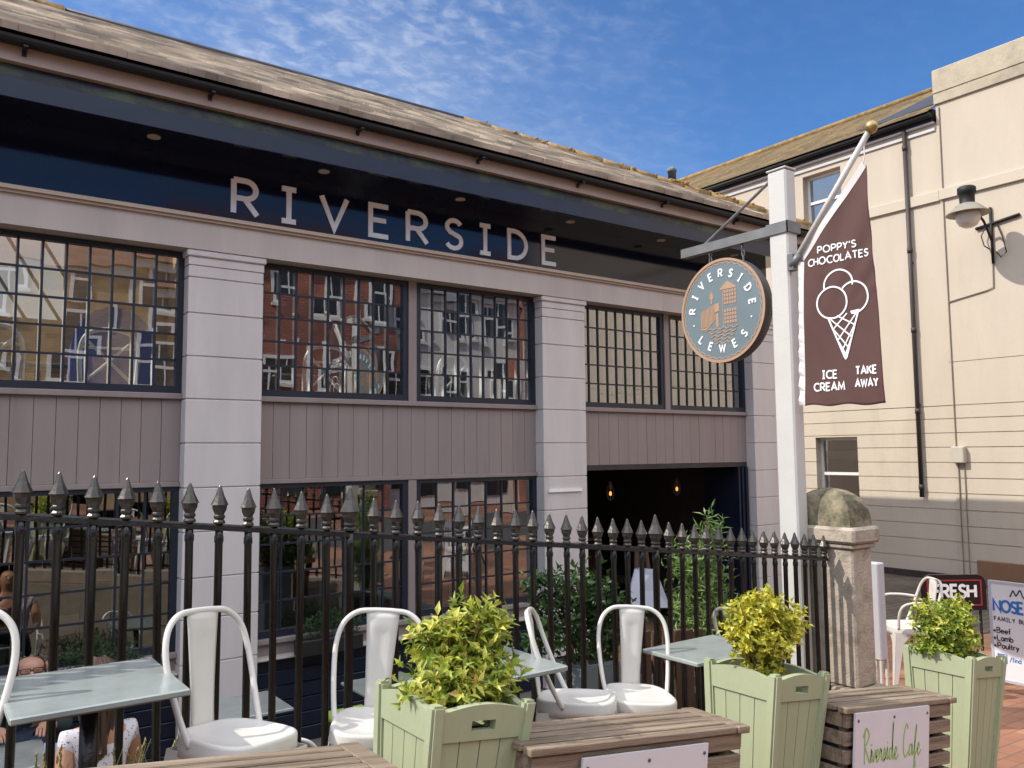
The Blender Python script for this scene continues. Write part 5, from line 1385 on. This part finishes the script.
# ------------------------------------------------------------------ inside: lamps, furniture seen through the panes
def pendant(x, y, zc, z, lab):
    r = thing('pendant_lamp', lab, 'lamp', (x, y, z), group='pendant lamps in the dark doorway')
    wp(MB().tube([(x, y, z+.16), (x, y, zc)], .004, 5), 'cable', M_gutter, r)
    mb = MB()
    for k in range(8):
        a = 2*PI*k/8; mb.tube(spline([(x+.012*math.cos(a), y+.012*math.sin(a), z+.15), (x+.05*math.cos(a), y+.05*math.sin(a), z+.05), (x+.045*math.cos(a), y+.045*math.sin(a), z-.04), (x+.01*math.cos(a), y+.01*math.sin(a), z-.09)], 3), .003, 4)
    wp(mb, 'cage', M_steel, r)
    wp(MB().tube([(x, y, z+.06), (x, y, z+.16)], .018, 8), 'socket', M_brass, r)
    wp(MB().lathe([(0, z+.035), (.010, z+.028), (.017, z+.006), (.014, z-.018), (0, z-.03)], (x, y, 0), 10), 'bulb', emit_mat('warm_bulb', (1, .36, .08), 1.1), r)
pendant(7.56, 8.2, -.16, -.56, 'caged pendant lamp glowing in the doorway, the left one'); pendant(8.84, 8.2, -.16, -.54, 'caged pendant lamp glowing in the doorway, the right one')
ln_ = thing('hanging_lantern', 'small beige lantern hanging behind the left lower window', 'lantern', (1.05, 7.45, -1.4))
wp(MB().box(.98, 1.12, 7.38, 7.52, -1.39, -1.24, .006), 'shade', mat('beige_lantern_shade', (.40, .34, .22), .7, .08), ln_)
wp(MB().lathe([(.075, -1.238), (.02, -1.19), (.006, -1.15), (.006, -.16)], (1.05, 7.45, 0), 10), 'cap', M_gutter, ln_)
bc = thing('bar_counter', 'dark wooden bar counter deep inside the open doorway', 'counter', (7.3, 10, TZ))
wp(MB().box(6.1, 8.6, 9.7, 10.2, TZ+.01, -1.36), 'front_panel', M_wood2, bc); wp(MB().box(6.05, 8.65, 9.62, 10.25, -1.355, -1.31, .006), 'counter_top', mat('pale_counter_top', (.30, .25, .20), .4, .1), bc)
def xchair(loc, rz, lab):
    r = thing('cross_back_chair', lab, 'chair', loc, (0, 0, R(rz)), 'white cross back chairs upstairs')
    MB().box(-.21, .21, -.20, .20, .44, .475, .01).build('seat', M_white, r)
    mb = MB(); mb.tube(spline([(-.20, .19, 0), (-.205, .20, .46), (-.215, .24, .78), (-.15, .26, .92), (0, .265, .95), (.15, .26, .92), (.215, .24, .78), (.205, .20, .46), (.20, .19, 0)], 4), .018, 8)
    mb.build('back_frame', M_white, r)
    MB().tube([(-.20, .20, .5), (.19, .252, .88)], .013, 6).tube([(.20, .215, .5), (-.19, .265, .88)], .013, 6).tube([(-.21, .245, .80), (.21, .245, .80)], .012, 6).build('cross_slats', M_white, r)
    for sx in (-1, 1): MB().tube([(sx*.19, -.18, .44), (sx*.20, -.19, 0)], .016, 6).build('leg', M_white, r)
for x, y, rz, lab in ((1.30, 7.62, 175, 'white cross back chair against purple panel in upper left window'), (.55, 7.75, 160, 'white cross back chair left of the purple panel upstairs'), (1.95, 7.75, 200, 'white cross back chair behind the first pillar upstairs'),
                      (3.2, 7.7, 180, 'white cross back chair behind the second upper window'), (4.6, 7.7, 190, 'white cross back chair behind the third upper window')):
    xchair((x, y, .08), rz, lab)
pb = thing('booth_divider', 'purple and blue rounded booth divider behind the upper left window', 'divider', (1.42, 8.05, .08))
mb = MB(); pts = [(1.08, .08), (1.78, .08), (1.78, .95)]+[(1.43+.35*math.cos(R(a)), .95+.38*math.sin(R(a))) for a in range(20, 180, 20)]+[(1.08, .95)]
mb.poly([(x, 8.0, z) for x, z in pts], (0, .08, 0)); wp(mb, 'panel', M_purple, pb)
for i, (x, y) in enumerate(((.9, 8.6), (3.4, 8.5), (4.8, 8.6), (6.9, 8.4), (8.2, 8.5))):
    t = make_table(.74, .4, .35); t.location = (x, y, .085); t['label'] = ('upstairs table behind the left purple booth', 'upstairs table behind the second upper window', 'upstairs table behind the third upper window', 'upstairs table behind the fourth upper window', 'upstairs table behind the hanging sign')[i]; t.name = 'dining_table'

# ------------------------------------------------------------------ the street behind the camera (seen in the panes)
def house(x0, x1, y, z0, z1, m, cols, rows, lab, roofm, pitch=2.2, ww=.95, wh=1.5, shop=None):
    r = thing('street_house', lab, 'building', ((x0+x1)/2, y, z0), group='houses across the street')
    wp(MB().box(x0, x1, y-8, y, z0, z1), 'wall', m, r)
    wp(MB().poly([(x0-.02, y+.35, z1), (x0-.02, y-8.35, z1), (x0-.02, y-4, z1+pitch)], (x1-x0+.04, 0, 0)), 'roof', roofm, r)
    wp(MB().box(x0, x1, y+.003, y+.18, z1-.25, z1-.02), 'eaves_cornice', M_stucco, r)
    fh = (z1-z0-3.0)/rows
    for c in range(cols):
        for q in range(rows):
            cx_ = x0+(x1-x0)*(c+.5)/cols; cz = z0+3.3+fh*(q+.45)
            mb = MB(); a, b, c_, d = cx_-ww/2, cx_+ww/2, cz-wh/2, cz+wh/2
            mb.box(a, a+.09, y+.002, y+.06, c_, d); mb.box(b-.09, b, y+.002, y+.06, c_, d); mb.box(a+.09, b-.09, y+.002, y+.06, d-.09, d); mb.box(a+.09, b-.09, y+.002, y+.06, c_, c_+.09); mb.box(a+.09, b-.09, y+.004, y+.05, cz-.04, cz+.04)
            mb.box(cx_-.02, cx_+.02, y+.004, y+.045, c_+.09, cz-.04); mb.box(cx_-.02, cx_+.02, y+.004, y+.045, cz+.04, d-.09)
            w = wp(mb, 'window', M_sash, r)
            wp(MB().quad((a+.09, y+.03, c_+.09), (b-.09, y+.03, c_+.09), (b-.09, y+.03, d-.09), (a+.09, y+.03, d-.09)), 'pane', mat('dark_window_glass', (.02, .025, .03), .05, .1), w)
            wp(MB().box(a-.08, b+.08, y+.002, y+.14, c_-.1, c_-.005), 'sill', M_stucco, w)
    mb = MB(); n = max(2, int((x1-x0)/2.2))
    for i in range(n):
        a = x0+.3+(x1-x0-.6)*i/n; b = x0+.3+(x1-x0-.6)*(i+1)/n
        mb.box(a+.05, b-.05, y+.003, y+.05, z0+.7, z0+2.5)
    wp(mb, 'shop_window', mat('dark_window_glass', (.02, .025, .03), .05, .1), r)
    wp(MB().box(x0+.15, x1-.15, y+.004, y+.12, z0+2.55, z0+3.0), 'fascia', shop or M_sage, r)
ms1 = mat('maroon_shopfront', (.12, .02, .03), .4, .1); ms2 = mat('blue_shopfront', (.03, .08, .22), .4, .1)
house(-7, .5, -10.5, -.9, 5.0, M_tan, 4, 2, 'yellow brick house with red tiled roof across the street', M_redtile)
house(.5, 6.5, -10.5, -1.4, 5.2, M_tan, 3, 2, 'plain yellow brick house next to the red brick pair across the street', M_redtile)
house(6.5, 13.0, -10.3, -1.9, 6.2, M_red, 4, 2, 'red brick house with white sash windows across the street', M_redtile, shop=ms1)
house(13.0, 18.5, -10.8, -2.0, 5.8, M_stucco, 3, 2, 'white stuccoed house across the street', M_lead, shop=ms2)
house(18.5, 25, -10.2, -2.03, 6.2, M_red, 4, 2, 'red brick house with maroon shopfront farther along the street', M_redtile, shop=ms1)
house(25, 34, -10.6, -2.03, 6.0, M_tan, 5, 2, 'long yellow brick house at the far end across the street', M_redtile)

# ------------------------------------------------------------------ camera, sun, sky
cam = bpy.data.cameras.new('camera'); co = bpy.data.objects.new('camera', cam); COL.objects.link(co); S.camera = co
r_ = Vector((0.80952949, -0.58701373, -0.00876827)); u_ = Vector((-0.04147861, -0.07208699, 0.99653549)); f_ = Vector((0.58561209, 0.80636118, 0.08270506))
co.matrix_world = Matrix(((r_.x, u_.x, -f_.x, 0), (r_.y, u_.y, -f_.y, 0), (r_.z, u_.z, -f_.z, 0), (0, 0, 0, 1)))
cam.sensor_width = 36; cam.lens = 824.91/1024*36; cam.clip_start = .05; cam.clip_end = 2000
LD = Vector((.70, -.35, -.75)).normalized()
sun = bpy.data.lights.new('sun', 'SUN'); so = bpy.data.objects.new('sun', sun); COL.objects.link(so)
so.rotation_euler = LD.to_track_quat('-Z', 'Y').to_euler(); sun.energy = SUN; sun.angle = R(.53); sun.color = (1, .94, .84)
W = bpy.data.worlds.new('World'); S.world = W; W.use_nodes = True; nt = W.node_tree; N = nt.nodes; L = nt.links
bg = N['Background']; bg.inputs['Strength'].default_value = SKY
sk = N.new('ShaderNodeTexSky'); sk.sky_type = 'NISHITA'; sk.sun_disc = False
sk.sun_elevation = math.asin(-LD.z); sk.sun_rotation = math.atan2(-LD.x, -LD.y); sk.altitude = 50; sk.air_density = 1.0; sk.dust_density = .4; sk.ozone_density = 4.0
tc = N.new('ShaderNodeTexCoord'); sp = N.new('ShaderNodeSeparateXYZ'); L.new(tc.outputs['Generated'], sp.inputs[0])
def M2(op, a, b=None, clamp=False):
    n = N.new('ShaderNodeMath'); n.operation = op; n.use_clamp = clamp
    for i, v in enumerate((a, b)):
        if v is None: continue
        if hasattr(v, 'is_linked') or isinstance(v, bpy.types.NodeSocket): L.new(v, n.inputs[i])
        else: n.inputs[i].default_value = v
    return n.outputs[0]
dz = M2('ADD', M2('MAXIMUM', sp.outputs['Z'], 0), .12)
cu = N.new('ShaderNodeCombineXYZ'); L.new(M2('DIVIDE', sp.outputs['X'], dz), cu.inputs['X']); L.new(M2('DIVIDE', sp.outputs['Y'], dz), cu.inputs['Y'])
def nz_(scale, det, rough, dist=0, mp=None):
    n = N.new('ShaderNodeTexNoise'); n.inputs['Scale'].default_value = scale; n.inputs['Detail'].default_value = det; n.inputs['Roughness'].default_value = rough; n.inputs['Distortion'].default_value = dist
    m_ = N.new('ShaderNodeMapping'); m_.inputs['Scale'].default_value = mp or (1, 1, 1); m_.inputs['Rotation'].default_value = (0, 0, R(25))
    L.new(cu.outputs[0], m_.inputs['Vector']); L.new(m_.outputs[0], n.inputs['Vector']); return n.outputs['Fac']
def ramp(v, a, b):
    r = N.new('ShaderNodeMapRange'); r.clamp = True; r.interpolation_type = 'SMOOTHSTEP'; r.inputs['From Min'].default_value = a; r.inputs['From Max'].default_value = b; L.new(v, r.inputs['Value']); return r.outputs[0]
fine = ramp(nz_(19, 6, .55, .35, (1, 1.25, 1)), .38, .84)
wisp = ramp(nz_(5, 6, .55, .6, (1, 1.7, 1)), .36, .90)
big = ramp(nz_(1.1, 4, .5), .36, .60)
# clouds thin out towards the right of the view (a matter of where the bank lies in the sky)
az = M2('SUBTRACT', M2('MULTIPLY', sp.outputs['Y'], .81), M2('MULTIPLY', sp.outputs['X'], .59))
bank = ramp(M2('SUBTRACT', M2('MULTIPLY', sp.outputs['X'], .81), M2('MULTIPLY', sp.outputs['Y'], .587)), .30, -.12)
veil = M2('MULTIPLY', M2('MULTIPLY', bank, ramp(sp.outputs['Z'], .58, .20)), M2('ADD', .20, M2('MULTIPLY', big, .26)))
fac = M2('ADD', veil, M2('MULTIPLY', M2('ADD', M2('MULTIPLY', fine, .40), M2('MULTIPLY', wisp, .22)), M2('ADD', M2('MULTIPLY', M2('MULTIPLY', big, bank), .85), M2('ADD', M2('MULTIPLY', bank, .25), .06)), True), True)
hz = ramp(sp.outputs['Z'], .42, .10)
mx = N.new('ShaderNodeMixRGB'); L.new(fac, mx.inputs['Fac']); tn = N.new('ShaderNodeMixRGB'); tn.blend_type = 'MULTIPLY'; tn.inputs['Fac'].default_value = 1; tn.inputs['Color2'].default_value = (.74, 1.15, 1.56, 1); L.new(sk.outputs[0], tn.inputs['Color1']); L.new(tn.outputs[0], mx.inputs['Color1']); mx.inputs['Color2'].default_value = (7.6, 8.2, 9.2, 1)
# unseen bright cloud deck added overhead and behind the viewer as facade fill
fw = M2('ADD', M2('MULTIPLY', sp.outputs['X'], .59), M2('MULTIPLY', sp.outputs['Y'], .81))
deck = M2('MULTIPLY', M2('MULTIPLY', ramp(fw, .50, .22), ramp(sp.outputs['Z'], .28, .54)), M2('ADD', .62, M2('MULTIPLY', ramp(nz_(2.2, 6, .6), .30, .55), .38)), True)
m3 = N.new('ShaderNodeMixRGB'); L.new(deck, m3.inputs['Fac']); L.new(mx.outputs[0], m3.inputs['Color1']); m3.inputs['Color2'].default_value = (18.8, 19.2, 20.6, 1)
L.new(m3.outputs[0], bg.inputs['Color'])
S.view_settings.view_transform = 'Standard'; S.view_settings.look = 'None'; S.view_settings.exposure = EXPO; S.view_settings.gamma = 1; S.view_settings.use_curve_mapping = False
S.render.engine = 'CYCLES'
S.cycles.max_bounces = 8; S.cycles.transparent_max_bounces = 16; S.cycles.caustics_reflective = False; S.cycles.caustics_refractive = False
S.cycles.use_denoising = True; S.cycles.sample_clamp_indirect = 6
